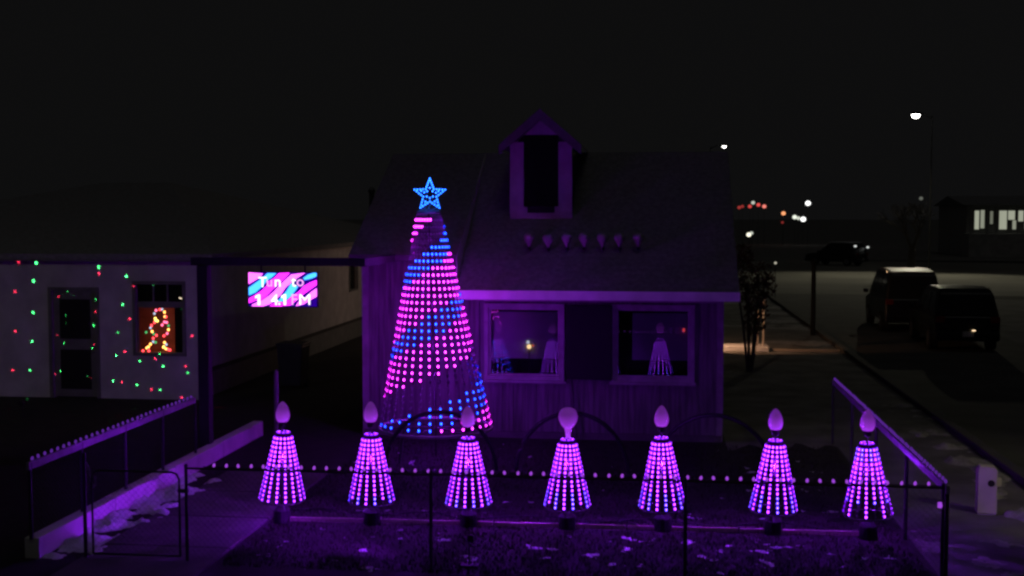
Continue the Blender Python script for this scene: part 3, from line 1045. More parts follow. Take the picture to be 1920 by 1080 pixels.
pts_ = [(xa + .01, YF + .04, 1.13), (xa + .035, YF + .05, 1.05), (xa + .045, YF + .05, .97), (xa + .06, YF + .05, .90), (xa + .085, YF + .05, .84), (xa + .11, YF + .05, .88), (xa + .12, YF + .03, .98)]
for i in range(len(pts_) - 1):
    A, B = Vector(pts_[i]), Vector(pts_[i + 1])
    for q in (0, .5):
        c = A.lerp(B, q + .25)
        dd = (B - A).normalized()
        s_ = dd.orthogonal().normalized() if (i * 2 + int(q * 2)) % 2 else dd.cross(dd.orthogonal()).normalized()
        ch.tube([c + dd * .024 * math.cos(w) + s_ * .010 * math.sin(w) for w in [2 * PI * k / 8 for k in range(8)]], .0035, 4, closed=True)
tag(ch.build('gate_chain', M['rail']), 'loose pale chain looped over the left gate post', 'chain')

c = P(880, 1075, Y=13.32)  # assumed flood light; raised head and beam added to brighten the snow bank
t = thing('assumed_flood_light', 'small assumed violet flood light bar glowing low at the bottom edge behind the front fence', 'flood light', (c.x, 13.32, 0))
b = MB(); b.box((c.x - .10, 13.30, max(.02, c.z - .03)), (c.x + .10, 13.34, c.z + .012)); b.build('housing', M['black_plastic'], t)
b = MB(); b.box((c.x - .10, 13.26, 0), (c.x + .10, 13.38, .02)); b.build('base', M['black_plastic'], t)
for k in range(4):
    b = MB(); b.lathe([(.010, 0), (.008, .008), (.003, .011)], 8, (c.x - .066 + k * .044, 13.32, c.z + .0125)); b.build('led_bulb', E_RAIL if k % 2 else E_SIDE, t)
b = MB(); b.tube([(c.x, 13.32, c.z + .01), (c.x, 13.32, .30)], .008, 6); b.box((c.x - .02, 13.31, .28), (c.x + .05, 13.335, .36)); b.build('head', M['black_plastic'], t)
lamp('added_flood_beam', (c.x - .04, 13.34, .33), (.27, .010, 1.0), 620, t, (-6.9, 15.2, .30), R(42), .9, 0)
cord = MB()
pts_ = []
for k in range(60):
    x = -5.0 + 7.9 * k / 59
    pts_.append((x, 15.55 + .14 * math.sin(k * .55) + .1 * noise.noise(Vector((k * .3, 0, 4))), .012))
cord.tube(pts_, .008, 6)
tag(cord.build('extension_cord', M['black_plastic']), 'thin black extension cord snaking over the lawn behind the small light trees', 'cord')

# ------------------------------------------------------------------ portal frame with the LED screen
YP = 18.8
fr = thing('pergola', 'tall dark timber post and beam joining the path to the cottage corner', 'pergola', (-7.2, YP, 0))
pc = P(385, 700, Y=YP).x
b = MB(); b.box((pc - .09, YP - .09, 0), (pc + .09, YP + .09, 3.17)); b.build('post', M['wood'], fr, bevel=.01)
b = MB(); b.box((pc - .2, YP - .06, 3.172), (-4.62, YP + .06, 3.30)); b.build('beam', M['wood'], fr, bevel=.008)
b = MB(); b.box((-4.74, YP + .065, 3.16), (-4.62, YW - .04, 3.29)); b.build('side_beam', M['wood'], fr, bevel=.008)

YS = YP - .02
A = P(466, 511, Y=YS); B = P(594, 575, Y=YS)
sw, shh = B.x - A.x, A.z - B.z
scr = thing('led_screen', 'bright pink and cyan striped LED screen with white lettering under the beam', 'screen', ((A.x + B.x) / 2, YS, B.z))
b = MB(); b.box((A.x - .012, YS + .01, B.z - .012), (B.x + .012, YS + .07, A.z + .012)); b.build('case', M['canopy'], scr)
for x in (A.x + .2, B.x - .2):
    b = MB(); b.box((x - .012, YS + .03, A.z + .012), (x + .012, YS + .05, 3.20)); b.build('hanger', M['dark_steel'], scr)
b = MB(); b.box((A.x, YS + .002, B.z), (B.x, YS + .0098, A.z)); b.build('display', emit('screen_navy', (.05, .0, .55), .5), scr)
def uv(x, y):
    return (A.x + max(0, min(1, (x - 80) / 1508)) * sw, A.z - max(0, min(1, (y - 118) / 780)) * shh)
E_PP = emit('screen_pale_pink', (1.0, .125, 1.0), 2.6)
E_MG = emit('screen_magenta', (1.0, .025, 1.0), 2.6)
E_CY = emit('screen_cyan', (.05, .36, 1.0), 2.5)
E_WH = emit('screen_white', (1.0, .96, 1.0), 1.8)
E_LP = emit('screen_letter_pink', (1.0, .40, .95), 1.25)
stripes = [
    (E_PP, [(60, 100), (400, 140), (310, 240), (200, 310), (60, 385)]),
    (E_CY, [(60, 470), (200, 380), (310, 300), (420, 215), (500, 130), (700, 130), (600, 225), (500, 290), (370, 450), (230, 580), (60, 650)]),
    (E_MG, [(60, 720), (200, 655), (360, 545), (470, 440), (520, 330), (660, 235), (760, 130), (1000, 118), (880, 250), (700, 420), (600, 520), (490, 640), (380, 730), (230, 770), (60, 830)]),
    (E_PP, [(140, 900), (160, 860), (380, 760), (530, 655), (640, 560), (760, 420), (880, 300), (1030, 160), (1340, 118), (1160, 235), (1020, 345), (900, 460), (800, 615), (700, 720), (560, 840), (400, 900)]),
    (E_CY, [(1020, 365), (1180, 440), (1110, 540), (1010, 670), (900, 760), (760, 800), (720, 790), (830, 650), (920, 540)]),
    (E_CY, [(1290, 240), (1400, 160), (1520, 118), (1600, 118), (1600, 195), (1480, 245), (1330, 285)]),
    (E_MG, [(1600, 285), (1600, 395), (1450, 500), (1310, 600), (1160, 740), (1000, 870), (840, 885), (930, 770), (1040, 660), (1190, 560), (1300, 430), (1450, 340)]),
    (E_PP, [(1600, 470), (1600, 660), (1450, 740), (1300, 840), (1120, 890), (1180, 800), (1330, 690), (1470, 560)]),
    (E_MG, [(540, 895), (600, 850), (700, 800), (830, 800), (830, 895)]),
]
for k, (m, poly) in enumerate(stripes):
    pp = [uv(*p) for p in poly]
    b = MB(); b.prism([(x, YS + .001 - k * .0002, z) for x, z in pp], (0, .0008, 0)); b.build('stripe', m, scr)
def letter(chx, xc, ybase, caph, m):
    cu = bpy.data.curves.new('letter', 'FONT')
    cu.body = chx
    cu.align_x = 'CENTER'
    cu.extrude = .001
    cu.offset = -.002 if chx == 'M' else .007
    ob = bpy.data.objects.new('tmp', cu)
    COL.objects.link(ob)
    dg = bpy.context.evaluated_depsgraph_get()
    me = bpy.data.meshes.new_from_object(ob.evaluated_get(dg))
    bpy.data.objects.remove(ob)
    me.name = 'letter'
    me.materials.clear()
    me.materials.append(m)
    x, z = uv(xc, ybase)
    s_ = caph / 780 * shh / .69
    o = inst('letter', me, scr, (x - scr.location.x, -.004, z - scr.location.z), (PI / 2, 0, 0))
    o.scale = (s_ * (1.12 if chx == 'M' else 1), s_, s_)
    return o
def figure_one(xc, ybase, caph, m):
    x, z = uv(xc, ybase)
    h = caph / 780 * shh
    b = MB()
    b.prism([(x - .09 * h, YS - .0045, z), (x + .15 * h, YS - .0045, z), (x + .15 * h, YS - .0045, z + h), (x - .03 * h, YS - .0045, z + h),
             (x - .33 * h, YS - .0045, z + .84 * h), (x - .33 * h, YS - .0045, z + .64 * h), (x - .09 * h, YS - .0045, z + .74 * h)], (0, .001, 0))
    return b.build('letter', m, scr)
for chx, xc, yb_, hh, m in (('T', 392, 450, 232, E_WH), ('u', 545, 435, 232, E_LP), ('n', 728, 440, 240, E_WH), ('t', 1085, 430, 235, E_WH), ('o', 1228, 425, 235, E_LP),
                            ('1', 300, 872, 245, E_WH), ('4', 655, 866, 245, E_WH), ('.', 758, 862, 245, E_WH), ('1', 876, 862, 245, E_WH), ('F', 1090, 858, 245, E_LP), ('M', 1325, 856, 245, E_WH)):
    if chx == '1':
        figure_one(xc, yb_, hh, m)
    else:
        letter(chx, xc, yb_, hh, m)

# ------------------------------------------------------------------ neighbour's house and passage
YN = 24.9
XN = P(372, 700, Y=YN).x
nb = thing('neighbour_house', 'pale single storey house dotted with red and green laser light', 'house', (XN, YN, 0))
nd = (P(97, 545, Y=YN), P(183, 750, Y=YN))
nw = (P(254, 533, Y=YN), P(344, 662, Y=YN))
b = MB()
XNL = -21
def nshell(x0, x1, z0, z1):
    b.box((x0, YN, z0), (x1, YN + .12, z1))
nshell(XNL, nd[0].x, 0, 3.14)
nshell(nd[0].x, nd[1].x, nd[0].z, 3.14)
nshell(nd[1].x, nw[0].x, 0, 3.14)
nshell(nw[0].x, nw[1].x, 0, nw[1].z)
nshell(nw[0].x, nw[1].x, nw[0].z, 3.14)
nshell(nw[1].x, XN, 0, 3.14)
# side wall with a window opening
sy0, sy1 = P(655, 520, X=XN).y, P(669, 520, X=XN).y
b.box((XN - .12, YN + .12, 0), (XN, sy0, 3.14))
b.box((XN - .12, sy0, 0), (XN, sy1, 1.6)); b.box((XN - .12, sy0, 2.6), (XN, sy1, 3.14))
b.box((XN - .12, sy1, 0), (XN, 46, 3.14))
b.box((XNL, 45.9, 0), (XN - .12, 46, 3.14))
b.build('wall', M['neigh'], nb)
b = MB()
for z0 in (0,):
    b.box((nd[0].x + .002, YN + .05, .02), (nd[1].x - .002, YN + .09, nd[0].z - .002))
door = b.build('door', M['neigh_door'], nb)
b = MB()
for (u0, u1, v0, v1) in ((.15, .85, .55, .92), (.15, .85, .08, .45)):
    dx, dz = nd[1].x - nd[0].x, nd[0].z
    b.box((nd[0].x + u0 * dx, YN + .04, v0 * dz), (nd[0].x + u1 * dx, YN + .052, v1 * dz))
b.build('door_panel', M['dark'], door)
b = MB(); b.lathe([(.02, -.02), (.03, 0), (.02, .02)], 8, (nd[1].x - .09, YN + .03, 1.0)); b.build('handle', M['steel'], door)
b = MB()
for x0, x1 in ((nd[0].x - .08, nd[0].x), (nd[1].x, nd[1].x + .08)):
    b.box((x0, YN - .03, 0), (x1, YN - .003, nd[0].z + .08))
b.box((nd[0].x, YN - .03, nd[0].z), (nd[1].x, YN - .003, nd[0].z + .08))
b.build('door_frame', M['neigh_door'], nb)
# front window: two sashes; the lower one glows from the light figure inside
b = MB()
cs = .07
b.box((nw[0].x - cs, YN - .03, nw[1].z - cs), (nw[0].x, YN - .003, nw[0].z + cs))
b.box((nw[1].x, YN - .03, nw[1].z - cs), (nw[1].x + cs, YN - .003, nw[0].z + cs))
b.box((nw[0].x, YN - .03, nw[0].z), (nw[1].x, YN - .003, nw[0].z + cs))
b.box((nw[0].x, YN - .03, nw[1].z - cs), (nw[1].x, YN - .003, nw[1].z))
nwin = b.build('window', M['neigh_door'], nb)
zm = P(300, 571, Y=YN).z
b = MB()
b.box((nw[0].x, YN + .03, zm - .07), (nw[1].x, YN + .07, zm + .06))
b.box((nw[0].x, YN + .03, nw[1].z), (nw[0].x + .035, YN + .07, zm - .07)); b.box((nw[1].x - .035, YN + .03, nw[1].z), (nw[1].x, YN + .07, zm - .07))
for u in (.36, .66):
    x = nw[0].x + u * (nw[1].x - nw[0].x)
    b.box((x - .015, YN + .03, zm + .06), (x + .015, YN + .07, nw[0].z))
b.build('sash', M['neigh_door'], nwin)
b = MB(); b.box((nw[0].x, YN + .075, nw[1].z), (nw[1].x, YN + .080, nw[0].z)); b.build('pane', M['pane2'], nwin)
b = MB()
xi0, xi1 = P(256, 600, Y=YN).x, P(324, 600, Y=YN).x
b.box((xi1, YN + .10, nw[1].z), (nw[1].x, YN + .14, nw[0].z))
b.build('curtain', M['dark'], nwin)
b = MB()
b.box((nw[0].x - .3, YN + .55, nw[1].z - .3), (nw[1].x + .3, YN + .58, nw[0].z + .2))
b.box((nw[0].x - .3, YN + .13, nw[1].z - .3), (nw[1].x + .3, YN + .55, nw[1].z - .03))
b.box((xi1 + .02, YN + .15, nw[1].z - .02), (xi1 + .06, YN + .54, nw[0].z))
b.build('room_wall', M['redroom'], nwin)
b = MB(); b.box((nw[0].x, YN + .10, zm - .02), (xi1 - .002, YN + .13, nw[0].z)); b.build('curtain', M['dark'], nwin)
# roof of the neighbour's house: hipped front slope with deep eave
b = MB()
zr = 3.16
b.add([(XNL - .4, YN - .30, zr), (XN + .45, YN - .30, zr), (XN + .45, 46.4, zr), (XNL - .4, 46.4, zr), (XNL + 4, 35.5, 5.0), (XN - 5, 35.5, 5.0),
       (XNL - .4, YN - .30, zr - .12), (XN + .45, YN - .30, zr - .12), (XN + .45, 46.4, zr - .12), (XNL - .4, 46.4, zr - .12)],
      [(0, 1, 5, 4), (1, 2, 5), (2, 3, 4, 5), (3, 0, 4), (0, 6, 7, 1), (1, 7, 8, 2), (2, 8, 9, 3), (3, 9, 6, 0)])
b.build('roof', M['roof'], nb)
b = MB(); b.box((XN + .002, YN - .29, zr - .16), (XN + .44, 46.38, zr - .125)); b.build('soffit', M['soffit'], nb)
b = MB(); b.box((XNL - .38, YN - .29, zr - .16), (XN, YN - .002, zr - .125)); b.build('soffit', M['neigh_door'], nb)
# side window
b = MB()
b.box((XN - .09, sy0 + .002, 1.602), (XN - .06, sy1 - .002, 2.598))
swn = b.build('window', M['carglass'], nb)
b = MB()
for a_, c_ in (((sy0 - .06, 1.54), (sy0, 2.66)), ((sy1, 1.54), (sy1 + .06, 2.66))):
    b.box((XN + .003, a_[0], a_[1]), (XN + .03, c_[0], c_[1]))
b.box((XN + .003, sy0, 1.54), (XN + .03, sy1, 1.6)); b.box((XN + .003, sy0, 2.6), (XN + .03, sy1, 2.66))
b.build('frame', M['neigh_door'], swn)
b = MB(); b.box((XN + .003, YN + .2, 0), (XN + .03, 45.8, .54)); b.build('base_course', M['neigh_door'], nb)
b = MB(); b.box((XN + .003, YN + .2, .542), (XN + .07, 45.8, .62)); b.build('base_ledge', M['fence_wood'], nb)

# light figure in the window
fig = thing('window_light_figure', 'figure outlined in red and amber fairy lights glowing in the neighbour window', 'light figure', ((xi0 + xi1) / 2, YN + .2, nw[1].z))
cols = {'r': emit('fairy_red', (1, .05, .06), 5), 'o': emit('fairy_amber', (1, .36, .08), 6), 'y': emit('fairy_yellow', (1, .62, .12), 5),
        'g': emit('fairy_green', (.12, .8, .25), .9), 'w': emit('fairy_white', (.7, .75, 1), 1.2), 'p': emit('fairy_pink', (1, .12, .25), 4)}
fb = {}
for kk, m in cols.items():
    g = MB(); g.lathe([(.004, -.022), (.018, -.012), (.021, 0), (.016, .014), (.004, .022)], 8); g.v = [v * 1.3 for v in g.v]; fb[kk] = g.mesh('bulb', m, smooth=True)
bl = [(355, 418, 'p'), (402, 408, 'r'), (432, 405, 'w'), (335, 458, 'w'), (462, 440, 'o'), (468, 497, 'o'), (480, 500, 'r'), (345, 520, 'y'), (350, 545, 'o'), (335, 572, 'r'), (372, 552, 'y'), (490, 570, 'p'), (460, 565, 'p'),
      (298, 608, 'r'), (285, 640, 'w'), (432, 603, 'p'), (512, 612, 'g'), (305, 685, 'o'), (512, 662, 'o'), (325, 715, 'g'), (360, 735, 'r'), (455, 740, 'r'), (495, 710, 'p'), (320, 770, 'r'), (318, 815, 'w'), (350, 822, 'g'),
      (285, 845, 'o'), (260, 880, 'o'), (238, 893, 'o'), (250, 890, 'r'), (190, 930, 'r'), (265, 930, 'r'), (462, 825, 'o'), (485, 850, 'w'), (452, 880, 'y'), (450, 885, 'o'), (480, 905, 'o'), (505, 912, 'r'), (530, 920, 'r'), (230, 695, 'g')]
wf = MB()
last = None
for (x, y, kk) in bl:
    p = P(240 + x / 6.75, 520 + y / 6.75, Y=YN + .2)
    inst('bulb', fb[kk], fig, p - fig.location)
    if last is not None and (p - last).length < .35:
        wf.tube([last, p], .003, 4)
    last = p
wf.build('wire', M['black_plastic'], fig)
c = P(338, 559, Y=YN + .03)  # street lamp reflection in the pane, built as a glowing sliver
b = MB(); b.tube([c + Vector((-.03, 0, .012)), c, c + Vector((.035, 0, -.014))], [.006, .016, .008], 6)
tag(b.build('pane_reflection', emit('reflection_glow', (1, .80, .58), 1.3)), 'small painted white reflection in the upper right of the neighbour window', 'light')

# assumed laser projector, unseen, on the neighbour's lawn: one narrow beam for each dot
LPJ = Vector((-12.2, 21.9, .35))
lp = thing('assumed_laser_projector', 'small assumed laser projector, unseen, staked in the dark lawn left of the low wall', 'projector', LPJ)
b = MB(); b.tube([LPJ + Vector((0, -.06, 0)), LPJ + Vector((0, .06, .02))], .05, 12); b.build('housing', M['black_plastic'], lp)
b = MB(); b.tube([LPJ, LPJ - Vector((0, 0, .30))], .012, 6); b.build('stake', M['black_plastic'], lp)
green = [(68, 493, 1), (63, 527, 1), (185, 501, 1), (237, 518, 1), (125, 547, .8), (180, 560, .6), (62, 586, 1), (122, 593, .9), (230, 571, .9), (286, 535, .4), (174, 612, 1), (221, 623, .3),
         (60, 640, .9), (118, 645, .7), (171, 654, 1), (218, 667, 1), (262, 677, .8), (306, 687, .9), (56, 694, .7), (113, 696, .8), (352, 699, .35), (332, 585, .2), (51, 748, .4), (212, 714, .9), (257, 722, .8),
         (300, 731, .6), (163, 706, .6), (251, 768, .15), (420, 621, .3), (122, 608, .2)]
red = [(35, 492, .4), (186, 513, .8), (28, 547, .5), (109, 559, .5), (252, 535, .5), (180, 583, 1.2), (28, 621, .6), (243, 598, .7), (106, 630, .3), (174, 648, .5), (234, 659, .6), (291, 673, .6), (24, 694, .6),
       (103, 702, .6), (168, 709, .9), (228, 717, .8), (284, 730, .5), (348, 687, .35), (360, 630, .5), (341, 745, .5), (95, 767, .4), (18, 767, .2), (162, 776, .2), (222, 779, .5), (402, 765, .25), (258, 795, .25)]
for lst, colr, pw in ((green, (.06, 1, .22), 34000), (red, (1, .03, .10), 27000)):
    for x, y, s_ in lst:
        if x > 372 and y < 700:
            T = P(x, y, X=XN)
        else:
            T = P(x, y, Y=YN)
            if T.z < 0:
                T = P(x, y, Z=0)
                s_ *= 1.6
        dd = (T - LPJ).length
        lamp('laser_beam', LPJ + Vector((0, .12, .03)), colr, pw * s_ * (dd / 9) ** 2, lp, T, R(1.0), .9, .0)

# things in the dark passage
b = MB(); b.lathe([(.045, 0), (.045, 1.26), (.02, 1.30)], 10, (P(518, 760, Y=20.2).x, 20.2, 0))
tag(b.build('weathered_post', M['wire']), 'single weathered post standing behind the leftmost bulb ornament', 'post')
t = thing('trash_bin', 'dark wheeled bin in the passage between the two houses', 'bin', (-8.35, 27.0, 0))
b = MB(); b.add([(-8.6, 26.7, .08), (-8.1, 26.7, .08), (-8.1, 27.25, .08), (-8.6, 27.25, .08), (-8.65, 26.65, 1.0), (-8.05, 26.65, 1.0), (-8.05, 27.3, 1.0), (-8.65, 27.3, 1.0)],
               [(0, 3, 2, 1), (4, 5, 6, 7), (0, 1, 5, 4), (1, 2, 6, 5), (2, 3, 7, 6), (3, 0, 4, 7)]); b.build('body', M['binp'], t, bevel=.02)
b = MB(); b.box((-8.67, 26.62, 1.003), (-8.03, 27.33, 1.06)); b.build('lid', M['binp'], t, bevel=.02)
for x in (-8.6, -8.12):
    b = MB(); b.tube([(x - .03, 27.26, .1), (x + .03, 27.26, .1)], .1, 12); b.build('wheel', M['tyre'], t)
# ------------------------------------------------------------------ cars
def wheel(parent, x, y, r, w, side):
    b = MB(); b.tube([(x - w / 2, y, r), (x + w / 2, y, r)], r, 20)
    wo = b.build('wheel', M['tyre'], parent, local=True)
    b = MB(); xo = x + side * (w / 2 + .004)
    b.tube([(xo - .02, y, r), (xo, y, r)], r * .62, 16)
    b.build('rim', M['rim'], wo, local=True)
def vehicle(name, label, loc, rz, body, cabin, hw, paint, L, tail=True, group=None, cat='car'):
    """body and cabin: side outlines (y from the tail forwards, z); the shells are lofted over the width"""
    t = thing(name, label, cat, loc, rz, group)
    def loft(outline, hw0, hw1, z0, z1):
        mb = MB()
        n = len(outline)
        secs = ((-1, 1.0), (-.93, 1.0), (.93, 1.0), (1, 1.0))
        vs = []
        for sx, _ in secs:
            for (y, z) in outline:
                q = (z - z0) / (z1 - z0)
                hwz = hw0 + (hw1 - hw0) * q
                zz = z - (.05 if abs(sx) == 1 and z > z0 + .3 * (z1 - z0) else 0)
                yy = y + (.04 if abs(sx) == 1 and y < .2 else (-.04 if abs(sx) == 1 and y > L - .2 else 0))
                vs.append((sx * hwz, yy, zz))
        fs = []
        for k in range(len(secs) - 1):
            for i in range(n):
                j = (i + 1) % n
                fs.append((k * n + i, k * n + j, (k + 1) * n + j, (k + 1) * n + i))
        fs.append(tuple(range(n)))
        fs.append(tuple((len(secs) - 1) * n + i for i in reversed(range(n))))
        mb.add(vs, fs)
        return mb
    zb0, zb1 = min(z for _, z in body), max(z for _, z in body)
    bo = loft(body, hw * .97, hw, zb0, zb1).build('body', paint, t, local=True, bevel=.03)
    zc0, zc1 = min(z for _, z in cabin), max(z for _, z in cabin)
    ca = loft(cabin, hw * .97, hw * .80, zc0, zc1).build('cabin', paint, t, local=True, bevel=.03)
    # side windows, rear window and windscreen, each a pane set on the cabin
    ya, yb = cabin[0][0], cabin[-1][0]
    ytop = [p for p in cabin if p[1] > zc1 - .06]
    y0t, y1t = min(p[0] for p in ytop), max(p[0] for p in ytop)
    for sx in (-1, 1):
        for (u0, u1) in ((.06, .34), (.38, .64), (.68, .92)):
            g = MB()
            q0, q1 = .12, .82
            def w(u, q):
                y = (ya + (y0t - ya) * q) * (1 - u) + (yb + (y1t - yb) * q) * u
                hwz = hw * .97 + (hw * .80 - hw * .97) * q
                return (sx * (hwz + .006), y, zc0 + (zc1 - zc0) * q)
            g.add([w(u0, q0), w(u1, q0), w(u1, q1), w(u0, q1)], [(0, 1, 2, 3)])
            g.build('side_window', M['carglass'], ca, local=True)
    for (yl, yt, nm, off) in ((ya, y0t, 'rear_window', -.012), (yb, y1t, 'windscreen', .012)):
        g = MB()
        vs = []
        for sx, q in ((-1, .14), (1, .14), (1, .84), (-1, .84)):
            vs.append((sx * hw * (.80 if q < .5 else .70), yl + (yt - yl) * q + off, zc0 + (zc1 - zc0) * q))
        g.add(vs, [(0, 1, 2, 3)])
        g.build(nm, M['carglass'], ca, local=True)
    for sx in (-1, 1):
        g = MB(); g.box((sx * hw * .96, -.022, zb1 - .22), (sx * hw * .68, .03, zb1 - .04)); g.build('tail_light', M['redlens'], t, local=True, bevel=.01)
        g = MB(); g.box((sx * hw * .93, L - .06, zb1 - .38), (sx * hw * .62, L + .01, zb1 - .24)); g.build('headlight', M['chrome'], t, local=True, bevel=.01)
        g = MB(); g.box((sx * (hw + .015), yb - .25, zc0 + .02), (sx * (hw + .19), yb - .08, zc0 + .16)); g.build('mirror', paint, t, local=True, bevel=.02)
        for y in (.85, L - .85):
            wheel(t, sx * (hw - .10), y, .35, .22, sx)
    g = MB(); g.box((-hw * .96, -.09, .36), (hw * .96, .0, .58)); g.build('bumper', M['paint'], t, local=True, bevel=.03)
    g = MB(); g.box((-hw * .96, L, .36), (hw * .96, L + .09, .58)); g.build('bumper', M['paint'], t, local=True, bevel=.03)
    g = MB(); g.box((-.16, -.104, .62 - .16), (.16, -.093, .62)); g.build('number_plate', M['plate'], t, local=True)
    return t, ca
suv_body = [(0, .32), (0, 1.02), (.1, 1.08), (3.4, 1.05), (4.45, .94), (4.62, .80), (4.62, .32)]
suv_cab = [(.04, 1.06), (.28, 1.72), (.50, 1.84), (1.2, 1.88), (2.3, 1.84), (2.6, 1.76), (3.5, 1.04)]
van_body = [(0, .34), (0, 1.12), (.06, 1.18), (4.0, 1.14), (4.8, 1.0), (4.9, .85), (4.9, .34)]
van_cab = [(.03, 1.16), (.14, 1.95), (.30, 2.06), (1.5, 2.10), (3.0, 2.06), (3.3, 1.98), (4.1, 1.13)]
RZ = R(-2)
v1, _ = vehicle('parked_car', 'dark rounded utility car parked by the kerb, nearest to the cottage, painted glint by its plate', (8.98, 36.4, .004), RZ, suv_body, suv_cab, .93, M['paint'], 4.62, group='dark vehicles parked along the street')
g = MB(); g.box((.10, -.125, .635), (.20, -.108, .66)); g.build('plate_glint', emit('plate_glint_glow', (1, .72, .42), 2.2), v1, local=True)  # emissive chip standing in for a glint on the bumper
v2, cab2 = vehicle('parked_van', 'taller dark van with frost on its roof, parked ahead of the rounded car', (8.62, 42.2, .004), RZ, van_body, van_cab, .95, M['paint2'], 4.9, group='dark vehicles parked along the street', cat='van')
g = MB()
prof = [(.30, 2.075), (.55, 2.10), (.9, 2.122), (1.4, 2.134), (2.2, 2.136), (2.9, 2.10)]
g.prism([(-.70, y, z) for y, z in prof] + [(-.70, 2.9, 2.05), (-.70, .30, 2.05)], (1.40, 0, 0)); g.build('roof_ice', M['ice'], cab2, local=True)
g = MB(); g.box((-.86, .2, 2.0), (-.80, .3, 2.13)); g.build('roof_rail', M['chrome'], cab2, local=True, bevel=.01)
v3, cab3 = vehicle('parked_car', 'far pale glinting car standing across the street beyond the utility pole', (16.2, 99.0, .01), R(52), suv_body, suv_cab, .93, M['paint2'], 4.62)
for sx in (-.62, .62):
    g = MB(); g.lathe([(.02, -.08), (.10, -.05), (.12, 0), (.09, .06), (.02, .08)], 8, (sx * 1.6 - .2, -.04, 1.55 - sx * .1)); g.build('lamp', emit('glint', (.9, .95, .9), .8), v3, local=True)  # emissive knobs paint the glints on the far car
g = MB(); g.box((-.8, .4, 1.86), (.7, 2.5, 1.90)); g.build('roof_frost', M['snow'], cab3, local=True)

# ------------------------------------------------------------------ pedestal by the street
pd = thing('utility_pedestal', 'pale squat utility pedestal with a dark round port beside the street', 'utility box', (4.37, 16.55, 0), R(-6))
b = MB()
outl = [(-.125, .02), (.125, .02), (.125, .58), (.118, .62), (.09, .65), (-.09, .65), (-.118, .62), (-.125, .58)]
b.prism([(x, -.09, z) for x, z in outl], (0, .18, 0)); b.build('body', M['pedestal'], pd, local=True, bevel=.012)
b = MB(); b.tube([(.045, -.096, .43), (.045, -.088, .43)], .045, 16); b.build('port', M['hole'], pd, local=True)
b = MB(); b.tube([(.045, -.10, .43), (.045, -.092, .43)], [.058, .058], 16) if False else b.tube([(.045 + .052 * math.cos(a), -.094, .43 + .052 * math.sin(a)) for a in [2 * PI * k / 16 for k in range(16)]], .007, 5, closed=True)
b.build('port_ring', M['pedestal'], pd, local=True)
b = MB(); b.lathe([(.05, .38), (.055, .40), (.055, .47), (.05, .49)], 10, (.135, 0, 0)); b.build('meter_knob', M['pedestal'], pd, local=True)
b = MB(); b.box((-.11, -.075, 0), (.11, .075, .02)); b.build('base', M['curb'], pd, local=True)

# ------------------------------------------------------------------ street lamps, poles, far lights
def street_lamp(label, x, y, h, head_to, light=None, e=8, r=.2, group='street lamps'):
    t = thing('street_lamp', label, 'street lamp', (x, y, 0), 0, group)
    hx, hy = head_to
    b = MB(); b.tube([(x, y, 0), (x, y, h * .6), (x, y, h)], [.06, .045, .03], 8); b.build('pole', M['pole'], t)
    b = MB(); b.tube([(x, y, h - .2), ((x + hx) / 2, (y + hy) / 2, h + .1), (hx, hy, h + .12)], .04, 6); b.build('arm', M['dark_steel'], t)
    b = MB(); b.lathe([(r * 1.0, h + .0), (r * 1.2, h + .06), (r * .8, h + .17), (r * .2, h + .2)], 12, (hx, hy, 0)); b.build('head', M['dark_steel'], t)
    b = MB(); b.lathe([(r * .15, h - r * .8), (r * .7, h - r * .55), (r * .95, h - .004)], 12, (hx, hy, 0)); b.build('lens', emit('street_lamp_lens', (1, .96, .88), e), t)
    if light:
        lamp('street_light', (hx, hy, h - r - .1), light[0], light[1], t, light[2], light[3], .6, .15)
    return t
c1 = P(1717, 215, Y=85)
street_lamp('bright street lamp high above the parked dark vehicles', c1.x + 1.3, 86.0, c1.z, (c1.x, 85), ((1, .93, .68), 1850, (15, 78, 0), R(122)), 14, .30)
c2 = P(1358, 274, Y=110)
street_lamp('smaller distant street lamp in the sky right of the roof', c2.x - 1.2, 110.4, c2.z, (c2.x, 110), None, 9, .20)
street_lamp('assumed street lamp out of view beside the road, added to light the pale utility pedestal', 13.2, 8.4, 8.0, (11.4, 8.6), ((1, .86, .62), 700, (6.0, 17.5, 0), R(30)), 6, .18)  # assumed lamp outside the view, its spot added to light the pedestal
street_lamp('assumed street lamp out of view on the left, added to light the neighbour house with the laser dots', -15.5, 7.2, 8.0, (-14.6, 8.4), ((1, .92, .86), 240, (-13.8, 24.9, 1.6), R(50)), 6, .18)  # unseen lamp, assumed; its spot is added to brighten the neighbour wall
b = MB(); b.lathe([(.08, 0), (.075, 2.4), (.085, 2.42), (.07, 2.5), (.02, 2.6)], 10, (5.15, 41, 0))
tag(b.build('dark_post', M['pole']), 'slim dark post beside the street beyond the russet shrub', 'post')
t = thing('car_edge_glint', 'glint between the van and the rounded car, built as a glowing knob', 'lamp', P(1739, 528, Y=58) * 1.0)
c = P(1739, 527, Y=58)  # glowing knob on a post, added for a glint at the car's edge
b = MB(); b.tube([(c.x, c.y, 0), (c.x, c.y, c.z - .06)], .04, 8); b.build('post', M['dark_steel'], t)
b = MB(); b.lathe([(.03, -.07), (.09, -.05), (.11, 0), (.08, .05), (.02, .07)], 10, c); b.build('lamp_glass', emit('edge_glint_glow', (1, .82, .5), 3.2), t)

